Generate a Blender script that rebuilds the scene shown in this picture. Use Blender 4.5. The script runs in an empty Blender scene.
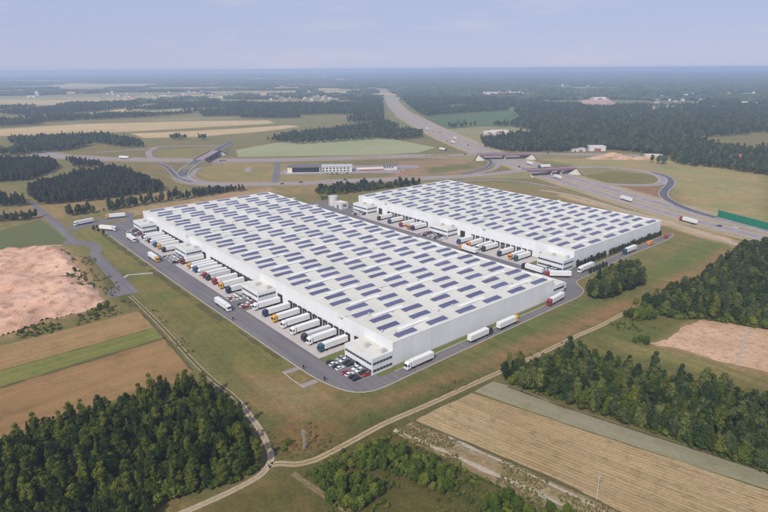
import bpy, math, random
import numpy as np
from mathutils import noise as mnoise, Vector
R = math.radians
C = bpy.context.scene.collection
scn = bpy.context.scene
random.seed(7)

# ------------------------------------------------------------------ camera
CAM_H, FPX, PITCH, ROLL = 127.0, 574.0, R(18.086), R(-0.34)
cam_data = bpy.data.cameras.new("camera")
cam_data.sensor_width = 36.0
cam_data.lens = 36.0 * FPX / 768.0
cam_data.clip_start, cam_data.clip_end = 1.0, 120000.0
cam = bpy.data.objects.new("camera", cam_data)
C.objects.link(cam)
cam.location = (0, 0, CAM_H)
from mathutils import Matrix
cam.rotation_euler = (Matrix.Rotation(math.pi / 2 - PITCH, 3, 'X') @ Matrix.Rotation(ROLL, 3, 'Z')).to_euler()
scn.camera = cam

# ------------------------------------------------------------------ sky, sun, exposure
SUN_EL = R(43)
SHX, SHY = 0.43, 0.903                       # direction the shadows fall on the ground
world = bpy.data.worlds.new("World")
scn.world = world
world.use_nodes = True
wn, wl = world.node_tree.nodes, world.node_tree.links
wn.clear()
sky = wn.new("ShaderNodeTexSky")
sky.sky_type = 'NISHITA'
sky.sun_disc = False
sky.sun_elevation = SUN_EL
sky.sun_rotation = math.atan2(-SHX, -SHY)
sky.altitude = 150
sky.air_density, sky.dust_density, sky.ozone_density = 1.0, 0.1, 6.0
hs = wn.new("ShaderNodeHueSaturation"); hs.inputs['Saturation'].default_value = 0.85
tintn = wn.new("ShaderNodeMix"); tintn.data_type = 'RGBA'; tintn.blend_type = 'MULTIPLY'
tintn.inputs['Factor'].default_value = 1.0
tintn.inputs['B'].default_value = (1.0, 0.88, 1.02, 1)
tc = wn.new("ShaderNodeTexCoord")
mp = wn.new("ShaderNodeMapping"); mp.inputs['Scale'].default_value = (2.2, 2.2, 14.0)
mp.inputs['Location'].default_value = (0.35, 0.2, 0.1)
nz = wn.new("ShaderNodeTexNoise"); nz.inputs['Scale'].default_value = 2.0
nz.inputs['Detail'].default_value = 7; nz.inputs['Roughness'].default_value = 0.55
cr = wn.new("ShaderNodeValToRGB")
cr.color_ramp.elements[0].position = 0.54; cr.color_ramp.elements[0].color = (0, 0, 0, 1)
cr.color_ramp.elements[1].position = 0.74; cr.color_ramp.elements[1].color = (0.36, 0.36, 0.36, 1)
cmix = wn.new("ShaderNodeMix"); cmix.data_type = 'RGBA'
cmix.inputs['B'].default_value = (8.0, 7.9, 8.4, 1)
bg = wn.new("ShaderNodeBackground"); bg.inputs['Strength'].default_value = 0.085
wo = wn.new("ShaderNodeOutputWorld")
wl.new(tc.outputs['Generated'], mp.inputs['Vector']); wl.new(mp.outputs['Vector'], nz.inputs['Vector'])
wl.new(nz.outputs['Fac'], cr.inputs['Fac']); wl.new(cr.outputs['Color'], cmix.inputs['Factor'])
wl.new(sky.outputs['Color'], hs.inputs['Color']); wl.new(hs.outputs['Color'], tintn.inputs['A'])
veil = wn.new("ShaderNodeMix"); veil.data_type = 'RGBA'; veil.inputs['Factor'].default_value = 0.8
veil.inputs['B'].default_value = (5.5, 6.1, 8.6, 1)          # even summer haze veil over the whole sky
wl.new(tintn.outputs['Result'], veil.inputs['A'])
wl.new(veil.outputs['Result'], cmix.inputs['A']); wl.new(cmix.outputs['Result'], bg.inputs['Color'])
wl.new(bg.outputs['Background'], wo.inputs['Surface'])

sun_data = bpy.data.lights.new("sun", 'SUN')
sun_data.energy, sun_data.angle, sun_data.color = 3.5, R(0.6), (1.0, 0.95, 0.87)
sun = bpy.data.objects.new("sun", sun_data)
C.objects.link(sun)
sun.location = (-200, -200, 400)
sun.rotation_euler = Vector((SHX * math.cos(SUN_EL), SHY * math.cos(SUN_EL), -math.sin(SUN_EL))).to_track_quat('-Z', 'Y').to_euler()

vs = scn.view_settings
vs.view_transform, vs.look, vs.exposure, vs.gamma, vs.use_curve_mapping = 'Standard', 'None', 0.0, 1.0, False
cy = scn.cycles
cy.use_denoising = True
cy.max_bounces, cy.diffuse_bounces, cy.glossy_bounces, cy.transmission_bounces = 4, 2, 2, 2
cy.volume_bounces, cy.transparent_max_bounces = 1, 4
cy.caustics_reflective = cy.caustics_refractive = False

# ------------------------------------------------------------------ helpers
def S(r, g, b, k=1.0):
    f = lambda c: ((c / 255) / 12.92 if c / 255 <= 0.04045 else ((c / 255 + 0.055) / 1.055) ** 2.4) * k
    return (f(r), f(g), f(b), 1.0)

_cp, _sp, _crl, _srl = math.cos(PITCH), math.sin(PITCH), math.cos(ROLL), math.sin(ROLL)
def G(px, py, z=0.0):
    """ground position (metres) of a place read off the survey view"""
    a, b = (px - 384) / FPX, (py - 256) / FPX
    X, Y = a * _crl + b * _srl, -a * _srl + b * _crl
    d = (X, _cp - Y * _sp, -_sp - Y * _cp)
    t = (CAM_H - z) / -d[2]
    return (d[0] * t, d[1] * t)

ROT = R(39.8994)
UX, UY = -math.sin(ROT), math.cos(ROT)          # along the halls
WX, WY = math.cos(ROT), math.sin(ROT)           # across the halls
AX, AY = 3.63, 228.87
def LA(u, w):
    return (AX + UX * u + WX * w, AY + UY * u + WY * w)

def mesh(name, verts, faces, smooth=False):
    me = bpy.data.meshes.new(name)
    me.from_pydata([tuple(v) for v in verts], [], [tuple(f) for f in faces])
    me.update()
    if smooth:
        me.polygons.foreach_set('use_smooth', [True] * len(me.polygons))
    return me

def link(name, data, parent=None, mat=None, loc=None, rz=None):
    o = bpy.data.objects.new(name, data)
    C.objects.link(o)
    if parent is not None:
        o.parent = parent
    if mat is not None and data is not None:
        if len(data.materials) == 0:
            data.materials.append(mat)
        elif data.materials[0] is not mat:
            o.material_slots[0].link = 'OBJECT'
            o.material_slots[0].material = mat
    if loc is not None:
        o.location = loc if len(loc) == 3 else (loc[0], loc[1], 0)
    if rz is not None:
        o.rotation_euler = (0, 0, rz)
    return o

def tag(o, label=None, cat=None, group=None, kind=None):
    if label: o['label'] = label
    if cat: o['category'] = cat
    if group: o['group'] = group
    if kind: o['kind'] = kind
    return o

def empty(name, loc, rz=0.0):
    o = bpy.data.objects.new(name, None)
    C.objects.link(o)
    o.location = loc if len(loc) == 3 else (loc[0], loc[1], 0)
    o.rotation_euler = (0, 0, rz)
    o.empty_display_size = 0.5
    return o

class MB:
    def __init__(s): s.v, s.f = [], []
    def box(s, x0, x1, y0, y1, z0, z1, tx=0.0, ty=0.0):
        """tx,ty: inset of the top"""
        n = len(s.v)
        s.v += [(x0, y0, z0), (x1, y0, z0), (x1, y1, z0), (x0, y1, z0),
                (x0 + tx, y0 + ty, z1), (x1 - tx, y0 + ty, z1), (x1 - tx, y1 - ty, z1), (x0 + tx, y1 - ty, z1)]
        s.f += [(n, n+3, n+2, n+1), (n+4, n+5, n+6, n+7), (n, n+1, n+5, n+4), (n+1, n+2, n+6, n+5), (n+2, n+3, n+7, n+6), (n+3, n, n+4, n+7)]
        return s
    def prism(s, prof, y0, y1):
        """profile in x,z (counter-clockwise seen from -y) extruded along y"""
        n, k = len(s.v), len(prof)
        s.v += [(x, y0, z) for x, z in prof] + [(x, y1, z) for x, z in prof]
        s.f += [tuple(range(n, n + k)), tuple(range(n + 2*k - 1, n + k - 1, -1))]
        s.f += [(n + i, n + k + i, n + k + (i+1) % k, n + (i+1) % k) for i in range(k)]
        return s
    def cyl(s, cx, cy, cz, r, h, seg=10, axis='z', r2=None):
        n = len(s.v); r2 = r if r2 is None else r2
        for kk, rr in ((0, r), (1, r2)):
            for i in range(seg):
                a = 2 * math.pi * i / seg
                p, q = rr * math.cos(a), rr * math.sin(a)
                s.v.append((cx + p, cy + q, cz + h * kk) if axis == 'z' else (cx + p, cy + h * kk, cz + q))
        s.f += [tuple(range(n + seg - 1, n - 1, -1)), tuple(range(n + seg, n + 2*seg))]
        s.f += [(n + i, n + (i+1) % seg, n + seg + (i+1) % seg, n + seg + i) for i in range(seg)]
        return s
    def bar(s, p, q, r, seg=4):
        p, q = Vector(p), Vector(q); d = (q - p).normalized()
        a = d.orthogonal().normalized(); b = d.cross(a); n = len(s.v)
        for c in (p, q):
            for i in range(seg):
                t = 2 * math.pi * i / seg
                s.v.append(tuple(c + a * math.cos(t) * r + b * math.sin(t) * r))
        s.f += [tuple(range(n, n + seg)), tuple(range(n + 2*seg - 1, n + seg - 1, -1))]
        s.f += [(n + i, n + seg + i, n + seg + (i+1) % seg, n + (i+1) % seg) for i in range(seg)]
        return s
    def me(s, name, smooth=False): return mesh(name, s.v, s.f, smooth)

def catmull(pts, step=6.0, closed=False):
    """smooth a polyline of tuples (2 or 3 numbers)"""
    P = [np.array(p, float) for p in pts]; n = len(P); out = []
    rng = range(n if closed else n - 1)
    for i in rng:
        p0 = P[(i-1) % n] if closed or i > 0 else 2*P[0] - P[1]
        p1, p2 = P[i], P[(i+1) % n]
        p3 = P[(i+2) % n] if closed or i + 2 < n else 2*P[-1] - P[-2]
        k = max(2, int(np.linalg.norm(p2[:2] - p1[:2]) / step))
        for j in range(k):
            t = j / k
            out.append(0.5 * ((2*p1) + (-p0 + p2)*t + (2*p0 - 5*p1 + 4*p2 - p3)*t*t + (-p0 + 3*p1 - 3*p2 + p3)*t**3))
    if not closed: out.append(P[-1])
    return [tuple(q) for q in out]

def ribbon(name, pts, width, mat, z=0.02, skirt=0.0, parent=None):
    """a strip of road along pts (x,y[,z]); skirt = horizontal run of the embankment at each side"""
    P = [np.array((p[0], p[1], (p[2] if len(p) > 2 else 0.0) + z)) for p in pts]
    if isinstance(width, str):                       # worn track of uneven width
        b_ = float(width[6:]); width = [b_ * max(0.15, 1 + 1.3*mnoise.noise(Vector((p[0]*0.16, p[1]*0.16, 1))) + 0.6*mnoise.noise(Vector((p[0]*0.6, p[1]*0.6, 4)))) for p in pts]
    v, f = [], []
    for i, p in enumerate(P):
        d = P[min(i+1, len(P)-1)] - P[max(i-1, 0)]
        nn = np.array((-d[1], d[0])); nn = nn / max(1e-9, np.linalg.norm(nn))
        wd = width[i] if isinstance(width, (list, tuple)) else width
        for s in (1, -1):
            v.append((p[0] + nn[0]*s*wd/2, p[1] + nn[1]*s*wd/2, p[2]))
        if i:
            a = 2 * (i - 1)
            f.append((a + 1, a + 3, a + 2, a))
    o = link(name, mesh(name, v, f), parent, mat)
    if skirt:
        v2, f2 = [], []
        for i, p in enumerate(P):
            d = P[min(i+1, len(P)-1)] - P[max(i-1, 0)]
            nn = np.array((-d[1], d[0])); nn = nn / max(1e-9, np.linalg.norm(nn))
            wd = width[i] if isinstance(width, (list, tuple)) else width
            for s in (1, -1):
                r = wd/2 + 0.3; r2 = r + 1.0 + skirt * max(0.0, p[2] - z)
                v2 += [(p[0] + nn[0]*s*r, p[1] + nn[1]*s*r, p[2] - 0.02), (p[0] + nn[0]*s*r2, p[1] + nn[1]*s*r2, 0.0)]
            if i:
                a = 4 * (i - 1); b = a + 4
                f2 += [(a, b, b + 1, a + 1), (a + 2, a + 3, b + 3, b + 2), (a, a+2, b+2, b)]
        e = link('embankment', mesh('embankment', v2, f2), o, M['verge'])
    return o

def polyfill(name, pts, mat, z=0.02, jitter=0.0, step=5.0, parent=None, seed=0):
    """flat sheet from an outline (x,y); its border wavers by `jitter` metres"""
    if jitter:
        q = []
        n = len(pts)
        for i in range(n):
            a, b = np.array(pts[i][:2]), np.array(pts[(i+1) % n][:2])
            L = np.linalg.norm(b - a); k = max(1, min(60, int(L / step)))
            nn = np.array((-(b-a)[1], (b-a)[0])) / max(L, 1e-6)
            for j in range(k):
                p = a + (b - a) * j / k
                w = mnoise.noise(Vector((p[0]*0.07, p[1]*0.07, seed))) + 0.6*mnoise.noise(Vector((p[0]*0.3, p[1]*0.3, seed + 9)))
                q.append(p + nn * w * jitter)
        pts = q
    from mathutils.geometry import tessellate_polygon
    vv = [Vector((p[0], p[1], 0)) for p in pts]
    tris = tessellate_polygon([vv])
    fs = []
    for t in tris:
        a, b, c = (vv[i] for i in t)
        fs.append(t if (b - a).cross(c - a).z > 0 else (t[0], t[2], t[1]))
    return link(name, mesh(name, [(p[0], p[1], z) for p in pts], fs), parent, mat)

def inpoly(X, Y, poly):
    r = np.zeros(X.shape, bool); n = len(poly)
    for i in range(n):
        x1, y1 = poly[i]; x2, y2 = poly[(i+1) % n]
        if y1 == y2: continue
        c = ((y1 > Y) != (y2 > Y)) & (X < (x2 - x1) * (Y - y1) / (y2 - y1) + x1)
        r ^= c
    return r
def sdf(X, Y, poly):
    d = np.full(X.shape, 1e18); n = len(poly)
    for i in range(n):
        ax, ay = poly[i]; bx, by = poly[(i+1) % n]
        ex, ey = bx - ax, by - ay
        t = np.clip(((X-ax)*ex + (Y-ay)*ey) / (ex*ex + ey*ey + 1e-9), 0, 1)
        d = np.minimum(d, (X - ax - t*ex)**2 + (Y - ay - t*ey)**2)
    d = np.sqrt(d)
    return np.where(inpoly(X, Y, poly), -d, d)
def GPW(pts, zt, zb=0.8):
    """ground outline of a wood read off its crown outline: far side seen at crown height zt, near side at its foot"""
    out, n = [], len(pts)
    for (px, py) in pts:
        ys = []
        for i in range(n):
            (x1, y1), (x2, y2) = pts[i], pts[(i+1) % n]
            if x1 != x2 and min(x1, x2) <= px <= max(x1, x2): ys.append(y1 + (y2 - y1) * (px - x1) / (x2 - x1))
        up = py < (min(ys) + max(ys)) / 2 - 0.01 if ys else False
        if max(ys) - min(ys) < 0.5: up = None
        out.append(G(px, py, zt if up else (zb if up is False else (zt + zb) / 2)))
    return out
def GP(pts, z=0.0): return [G(p[0], p[1], z) for p in pts]

# ------------------------------------------------------------------ materials
M = {}
def newmat(name):
    m = bpy.data.materials.new(name); m.use_nodes = True
    nt = m.node_tree; b = nt.nodes['Principled BSDF']
    M[name] = m
    return m, nt, b
def nd(nt, t, **kw):
    n = nt.nodes.new(t)
    for k, v in kw.items(): setattr(n, k, v)
    return n
def noise_node(nt, vec, scale, detail=4, rough=0.6):
    n = nd(nt, 'ShaderNodeTexNoise'); n.inputs['Scale'].default_value = scale
    n.inputs['Detail'].default_value = detail; n.inputs['Roughness'].default_value = rough
    nt.links.new(vec, n.inputs['Vector']); return n.outputs['Fac']
def remap(nt, val, a, b, c, d):
    n = nd(nt, 'ShaderNodeMapRange'); nt.links.new(val, n.inputs['Value'])
    for k, x in zip(('From Min', 'From Max', 'To Min', 'To Max'), (a, b, c, d)): n.inputs[k].default_value = x
    return n.outputs['Result']
def mixc(nt, fac, a, b, mode='MIX'):
    n = nd(nt, 'ShaderNodeMix', data_type='RGBA', blend_type=mode)
    for s, x in (('Factor', fac), ('A', a), ('B', b)):
        if isinstance(x, (int, float)): n.inputs[s].default_value = x
        elif isinstance(x, tuple): n.inputs[s].default_value = x
        else: nt.links.new(x, n.inputs[s])
    return n.outputs['Result']
def scale_c(nt, col, val):
    """colour times a scalar"""
    n = nd(nt, 'ShaderNodeVectorMath', operation='SCALE')
    nt.links.new(col, n.inputs[0]); nt.links.new(val, n.inputs['Scale'])
    return n.outputs['Vector']
def rows(nt, co, ang, period, rough=0.35):
    mpn = nd(nt, 'ShaderNodeMapping'); mpn.inputs['Rotation'].default_value = (0, 0, -ang)
    nt.links.new(co, mpn.inputs['Vector'])
    w = nd(nt, 'ShaderNodeTexWave', wave_type='BANDS', bands_direction='Y')
    w.inputs['Scale'].default_value = 0.314 / period
    w.inputs['Distortion'].default_value = 2.5 * rough * 4; w.inputs['Detail'].default_value = 3
    w.inputs['Detail Scale'].default_value = 0.5
    nt.links.new(mpn.outputs['Vector'], w.inputs['Vector'])
    # streaks: noise stretched along the rows
    mp2 = nd(nt, 'ShaderNodeMapping'); mp2.inputs['Rotation'].default_value = (0, 0, -ang)
    mp3 = nd(nt, 'ShaderNodeMapping'); mp3.inputs['Scale'].default_value = (0.03, 1.0, 1.0)
    nt.links.new(co, mp2.inputs['Vector']); nt.links.new(mp2.outputs['Vector'], mp3.inputs['Vector'])
    st = noise_node(nt, mp3.outputs['Vector'], 0.9 / period, 4, 0.6)
    return w.outputs['Fac'], st

def earth(name, c1, c2, c3=None, big=0.02, stripes=None, bump=0.15, contrast=1.0, tint=False):
    """soil, grass or crop: c1/c2 in drifts, c3 in smaller spots, rows if stripes=(angle, period, strength, colour)"""
    m, nt, b = newmat(name)
    co = nd(nt, 'ShaderNodeTexCoord').outputs['Object']
    n1 = noise_node(nt, co, big, 5, 0.62); n2 = noise_node(nt, co, big * 7, 5, 0.65); n3 = noise_node(nt, co, 0.9, 5, 0.7)
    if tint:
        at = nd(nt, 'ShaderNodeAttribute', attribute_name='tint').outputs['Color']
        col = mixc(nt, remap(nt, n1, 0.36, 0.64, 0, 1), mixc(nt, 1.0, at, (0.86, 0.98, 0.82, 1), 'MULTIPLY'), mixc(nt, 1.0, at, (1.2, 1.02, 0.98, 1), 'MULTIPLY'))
        col = mixc(nt, remap(nt, n2, 0.48, 0.68, 0, 0.65), col, mixc(nt, 1.0, at, (0.66, 0.78, 0.58, 1), 'MULTIPLY'))
        n4 = noise_node(nt, co, big * 2.6, 5, 0.6)
        col = mixc(nt, remap(nt, n4, 0.52, 0.68, 0, 0.6), col, mixc(nt, 1.0, at, (1.42, 1.18, 1.12, 1), 'MULTIPLY'))
        _, st0 = rows(nt, co, ROT + math.pi/2, 3.5)                     # faint mowing and wheel marks
        col = scale_c(nt, col, remap(nt, st0, 0.3, 0.7, 0.86, 1.14))
        col = scale_c(nt, col, remap(nt, noise_node(nt, co, 0.35, 6, 0.72), 0.3, 0.7, 0.84, 1.16))
    else:
        col = mixc(nt, remap(nt, n1, 0.35, 0.65, 0, 1), c1, c2)
        if c3: col = mixc(nt, remap(nt, n2, 0.5, 0.68, 0, 0.8), col, c3)
    if stripes:
        wv, st = rows(nt, co, stripes[0], stripes[1])
        f1 = remap(nt, wv, 0.45, 0.95, 0, stripes[2]); col = mixc(nt, f1, col, stripes[3])
        col = scale_c(nt, col, remap(nt, st, 0.3, 0.7, 1 - 0.28*contrast, 1 + 0.28*contrast))
    col = scale_c(nt, col, remap(nt, n3, 0.25, 0.75, 1 - 0.32*contrast, 1 + 0.32*contrast))
    nt.links.new(col, b.inputs['Base Color'])
    b.inputs['Roughness'].default_value = 0.95; b.inputs['Specular IOR Level'].default_value = 0.1
    if bump:
        bp = nd(nt, 'ShaderNodeBump'); bp.inputs['Distance'].default_value = bump * 4; bp.inputs['Strength'].default_value = 0.6
        nt.links.new(n3, bp.inputs['Height']); nt.links.new(bp.outputs['Normal'], b.inputs['Normal'])
    return m

def plain(name, col, rough=0.6, var=0.08, scale=0.3, spec=0.3, metal=0.0, fine=None):
    m, nt, b = newmat(name)
    co = nd(nt, 'ShaderNodeTexCoord').outputs['Object']
    n = noise_node(nt, co, scale, 4, 0.6)
    rgb = nd(nt, 'ShaderNodeRGB'); rgb.outputs[0].default_value = col
    c = scale_c(nt, rgb.outputs[0], remap(nt, n, 0.3, 0.7, 1 - var, 1 + var))
    if fine:
        c = scale_c(nt, c, remap(nt, noise_node(nt, co, fine, 3, 0.7), 0.3, 0.7, 1 - var, 1 + var))
    nt.links.new(c, b.inputs['Base Color'])
    b.inputs['Roughness'].default_value = rough; b.inputs['Specular IOR Level'].default_value = spec
    b.inputs['Metallic'].default_value = metal
    return m

def foliage(name, c1, c2, c3):
    m, nt, b = newmat(name)
    oi = nd(nt, 'ShaderNodeObjectInfo').outputs['Random']
    isl = nd(nt, 'ShaderNodeNewGeometry').outputs['Random Per Island']
    r = nd(nt, 'ShaderNodeValToRGB'); e = r.color_ramp.elements
    e[0].color, e[1].color = c1, c3; e[0].position = 0.1; e[1].position = 1.0
    k = e.new(0.55); k.color = c2
    nt.links.new(oi, r.inputs['Fac'])
    c = scale_c(nt, r.outputs['Color'], remap(nt, isl, 0, 1, 0.80, 1.2))
    nt.links.new(c, b.inputs['Base Color'])
    b.inputs['Roughness'].default_value = 0.75; b.inputs['Specular IOR Level'].default_value = 0.15
    b.inputs['Subsurface Weight'].default_value = 0.0
    tr = nd(nt, 'ShaderNodeBsdfTranslucent'); nt.links.new(c, tr.inputs['Color'])
    mx = nd(nt, 'ShaderNodeMixShader'); mx.inputs['Fac'].default_value = 0.25
    out = nt.nodes['Material Output']
    nt.links.new(b.outputs[0], mx.inputs[1]); nt.links.new(tr.outputs[0], mx.inputs[2]); nt.links.new(mx.outputs[0], out.inputs['Surface'])
    return m

def dirvec(a, b):
    p, q = G(*a), G(*b); return math.atan2(q[1] - p[1], q[0] - p[0])

earth('meadow', None, None, big=0.022, tint=True)
earth('verge', S(128, 120, 82), S(142, 126, 92), S(104, 106, 66), big=0.05)
earth('stubble', S(150, 125, 84), S(168, 144, 104), S(126, 110, 70), big=0.03, stripes=(dirvec((414, 421), (576, 489)), 1.55, 0.42, S(188, 164, 126)), contrast=0.7)
earth('greygreen', S(142, 136, 106), S(152, 142, 116), S(128, 126, 92), big=0.02, stripes=(dirvec((495, 384), (768, 478)), 3.0, 0.15, S(140, 138, 118)), contrast=0.4)
earth('fallow', S(140, 118, 84), S(118, 108, 68), S(170, 148, 118), big=0.05, stripes=(dirvec((414, 421), (576, 489)), 5.0, 0.4, S(166, 146, 116)), contrast=1.1)
earth('tanfield', S(148, 118, 76), S(160, 130, 86), S(130, 108, 66), big=0.015, stripes=(dirvec((0, 371), (155, 327)), 4.0, 0.12, S(168, 140, 96)), contrast=0.5)
earth('tanfield2', S(140, 108, 68), S(154, 122, 80), S(124, 102, 62), big=0.012, stripes=(dirvec((0, 390), (165, 338)), 5.0, 0.10, S(158, 128, 86)), contrast=0.5)
earth('greenstrip', S(112, 114, 54), S(128, 124, 66), S(98, 104, 48), big=0.03, stripes=(dirvec((0, 371), (155, 327)), 3.0, 0.3, S(132, 130, 72)), contrast=0.5)
earth('sand', S(206, 161, 132), S(226, 186, 158), S(152, 110, 82), big=0.03, contrast=0.6, bump=0.3)
earth('sandpale', S(206, 170, 140), S(186, 150, 116), S(146, 122, 86), big=0.045, contrast=0.9)
earth('dirt', S(176, 152, 120), S(160, 136, 102), S(190, 168, 138), big=0.1, contrast=0.6)
earth('dirtpale', S(186, 172, 152), S(168, 156, 134), S(150, 140, 112), big=0.1, contrast=0.8)
earth('sandverge', S(176, 156, 128), S(158, 142, 108), S(132, 126, 88), big=0.03, contrast=0.6)
earth('pasture', S(98, 104, 62), S(108, 108, 68), S(88, 96, 54), big=0.03, contrast=0.6)
earth('gold', S(186, 160, 114), S(200, 174, 128), S(170, 150, 100), big=0.006, contrast=0.4)
earth('palegreen', S(150, 152, 108), S(160, 158, 118), S(142, 146, 100), big=0.008, contrast=0.3)
earth('deepgreen', S(84, 104, 62), S(94, 110, 68), S(78, 98, 58), big=0.01, contrast=0.4)
earth('olive', S(138, 132, 88), S(150, 142, 100), S(118, 118, 74), big=0.01, contrast=0.5)
earth('rose', S(178, 142, 122), S(200, 172, 152), S(150, 128, 110), big=0.02, contrast=0.7)
earth('grasslawn', S(106, 112, 58), S(116, 116, 62), S(96, 106, 52), big=0.06, contrast=0.5)
plain('asphalt', S(118, 113, 112), 0.9, 0.08, 0.05, 0.15, fine=1.5)
nt_ = M['asphalt'].node_tree; b_ = nt_.nodes['Principled BSDF']; src_ = b_.inputs['Base Color'].links[0].from_socket
wv_, st_ = rows(nt_, nd(nt_, 'ShaderNodeTexCoord').outputs['Object'], ROT + math.pi/2, 2.2)          # tyre-polished lanes along the yard
c_ = scale_c(nt_, src_, remap(nt_, st_, 0.35, 0.65, 0.86, 1.12))
c_ = mixc(nt_, remap(nt_, noise_node(nt_, nd(nt_, 'ShaderNodeTexCoord').outputs['Object'], 0.16, 5, 0.7), 0.58, 0.72, 0, 0.3), c_, S(86, 82, 82))
nt_.links.new(c_, b_.inputs['Base Color'])
plain('asphalt_new', S(100, 96, 100), 0.9, 0.08, 0.05, 0.15, fine=1.5)
plain('asphalt_old', S(152, 140, 137), 0.9, 0.10, 0.03, 0.15, fine=0.8)
plain('concrete', S(188, 178, 170), 0.9, 0.06, 0.15, 0.15, fine=1.2)
plain('kerb', S(178, 172, 160), 0.9, 0.10, 0.4, 0.1)
plain('paint', S(225, 222, 215), 0.7, 0.06, 0.6)
plain('trailer_white', S(228, 227, 222), 0.45, 0.05, 0.5, 0.4)
plain('trailer_grey', S(205, 205, 202), 0.45, 0.05, 0.5, 0.4)
plain('underframe', S(46, 46, 48), 0.8, 0.1, 1.0, 0.2)
plain('tyre', S(30, 30, 31), 0.9, 0.1, 1.0, 0.1)
plain('office_glass', S(66, 74, 80), 0.2, 0.12, 0.5, 0.5)
plain('glass_dark', S(38, 46, 54), 0.12, 0.1, 0.5, 0.6)
for n_, c_ in dict(white=(226, 226, 224), yellow=(216, 164, 56), orange=(220, 142, 66), red=(160, 48, 52), navy=(44, 50, 92), blue=(52, 88, 124), teal=(36, 92, 104),
                   charcoal=(58, 58, 60), black=(34, 34, 36), silver=(166, 168, 172), darkred=(120, 40, 48)).items():
    plain('paint_' + n_, S(*c_), 0.35, 0.05, 0.8, 0.5)
plain('seal', S(52, 52, 54), 0.85, 0.1, 0.8, 0.2)
plain('dockdoor', S(110, 112, 114), 0.6, 0.06, 0.8, 0.3)
plain('plant_grey', S(190, 190, 188), 0.5, 0.06, 0.8, 0.3)
plain('bridge_red', S(128, 98, 104), 0.8, 0.1, 0.1, 0.2)
plain('bridge_conc', S(190, 182, 170), 0.9, 0.08, 0.1, 0.15)
plain('green_wall', S(20, 122, 92), 0.7, 0.06, 0.2, 0.3)
plain('steel', S(168, 166, 166), 0.5, 0.08, 0.5, 0.4)
plain('cream', S(222, 208, 184), 0.8, 0.05, 0.2)
plain('wallwhite', S(208, 205, 200), 0.8, 0.05, 0.2)
plain('brickred', S(150, 90, 76), 0.85, 0.1, 0.3)
plain('roofgrey', S(112, 106, 104), 0.85, 0.1, 0.3)
plain('bark', S(88, 74, 60), 0.95, 0.15, 1.5, 0.1)
foliage('leaf_dark', S(46, 60, 20), S(72, 86, 28), S(112, 116, 42))
foliage('leaf_green', S(74, 92, 30), S(94, 110, 38), S(122, 128, 50))
foliage('leaf_pine', S(52, 62, 42), S(66, 74, 50), S(86, 90, 60))
foliage('leaf_far', S(58, 74, 48), S(74, 88, 58), S(104, 112, 74))
foliage('leaf_grey', S(54, 72, 34), S(82, 92, 52), S(112, 118, 58))
foliage('leaf_scrub', S(104, 104, 58), S(118, 112, 64), S(134, 122, 74))
foliage('leaf_yard', S(52, 60, 40), S(60, 66, 44), S(72, 76, 48))

# hall cladding: white sandwich panels, faint joints every 6 m and per-panel tone
def cladding(name, col, joint):
    m, nt, b = newmat(name)
    co = nd(nt, 'ShaderNodeTexCoord').outputs['Object']
    sx = nd(nt, 'ShaderNodeSeparateXYZ'); nt.links.new(co, sx.inputs[0])
    ad = nd(nt, 'ShaderNodeMath', operation='ADD'); nt.links.new(sx.outputs['X'], ad.inputs[0]); nt.links.new(sx.outputs['Y'], ad.inputs[1])
    fl = nd(nt, 'ShaderNodeMath', operation='DIVIDE'); nt.links.new(ad.outputs[0], fl.inputs[0]); fl.inputs[1].default_value = 6.0
    fr = nd(nt, 'ShaderNodeMath', operation='FRACT'); nt.links.new(fl.outputs[0], fr.inputs[0])
    fo = nd(nt, 'ShaderNodeMath', operation='FLOOR'); nt.links.new(fl.outputs[0], fo.inputs[0])
    wn_ = nd(nt, 'ShaderNodeTexWhiteNoise', noise_dimensions='1D'); nt.links.new(fo.outputs[0], wn_.inputs['W'])
    rgb = nd(nt, 'ShaderNodeRGB'); rgb.outputs[0].default_value = col
    c = scale_c(nt, rgb.outputs[0], remap(nt, wn_.outputs['Value'], 0, 1, 0.97, 1.03))
    c = mixc(nt, remap(nt, fr.outputs[0], 0.985, 0.99, 0, joint), c, S(120, 124, 128))
    c = scale_c(nt, c, remap(nt, noise_node(nt, co, 0.12, 5, 0.7), 0.3, 0.7, 0.965, 1.035))
    nt.links.new(c, b.inputs['Base Color']); b.inputs['Roughness'].default_value = 0.55; b.inputs['Specular IOR Level'].default_value = 0.3
    return m
cladding('cladding', S(226, 227, 226), 0.5)

# membrane roof: pale, welded strips, dirt and water marks
m, nt, b = newmat('membrane')
co = nd(nt, 'ShaderNodeTexCoord').outputs['Object']
a1 = noise_node(nt, co, 0.03, 5, 0.65); a2 = noise_node(nt, co, 0.35, 5, 0.7)
c = mixc(nt, remap(nt, a1, 0.35, 0.65, 0, 1), S(220, 216, 203), S(209, 205, 191))
br = nd(nt, 'ShaderNodeTexBrick'); br.inputs['Scale'].default_value = 1.0; br.inputs['Brick Width'].default_value = 20.0; br.inputs['Row Height'].default_value = 2.0
br.inputs['Mortar Size'].default_value = 0.07; br.inputs['Color1'].default_value = (1, 1, 1, 1); br.inputs['Color2'].default_value = (0.965, 0.965, 0.96, 1); br.inputs['Mortar'].default_value = (0.9, 0.9, 0.89, 1)
nt.links.new(co, br.inputs['Vector']); c = mixc(nt, 1.0, c, br.outputs['Color'], 'MULTIPLY')
c = mixc(nt, remap(nt, a2, 0.5, 0.72, 0, 0.34), c, S(180, 177, 162))
nt.links.new(c, b.inputs['Base Color']); b.inputs['Roughness'].default_value = 0.7; b.inputs['Specular IOR Level'].default_value = 0.25

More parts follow.
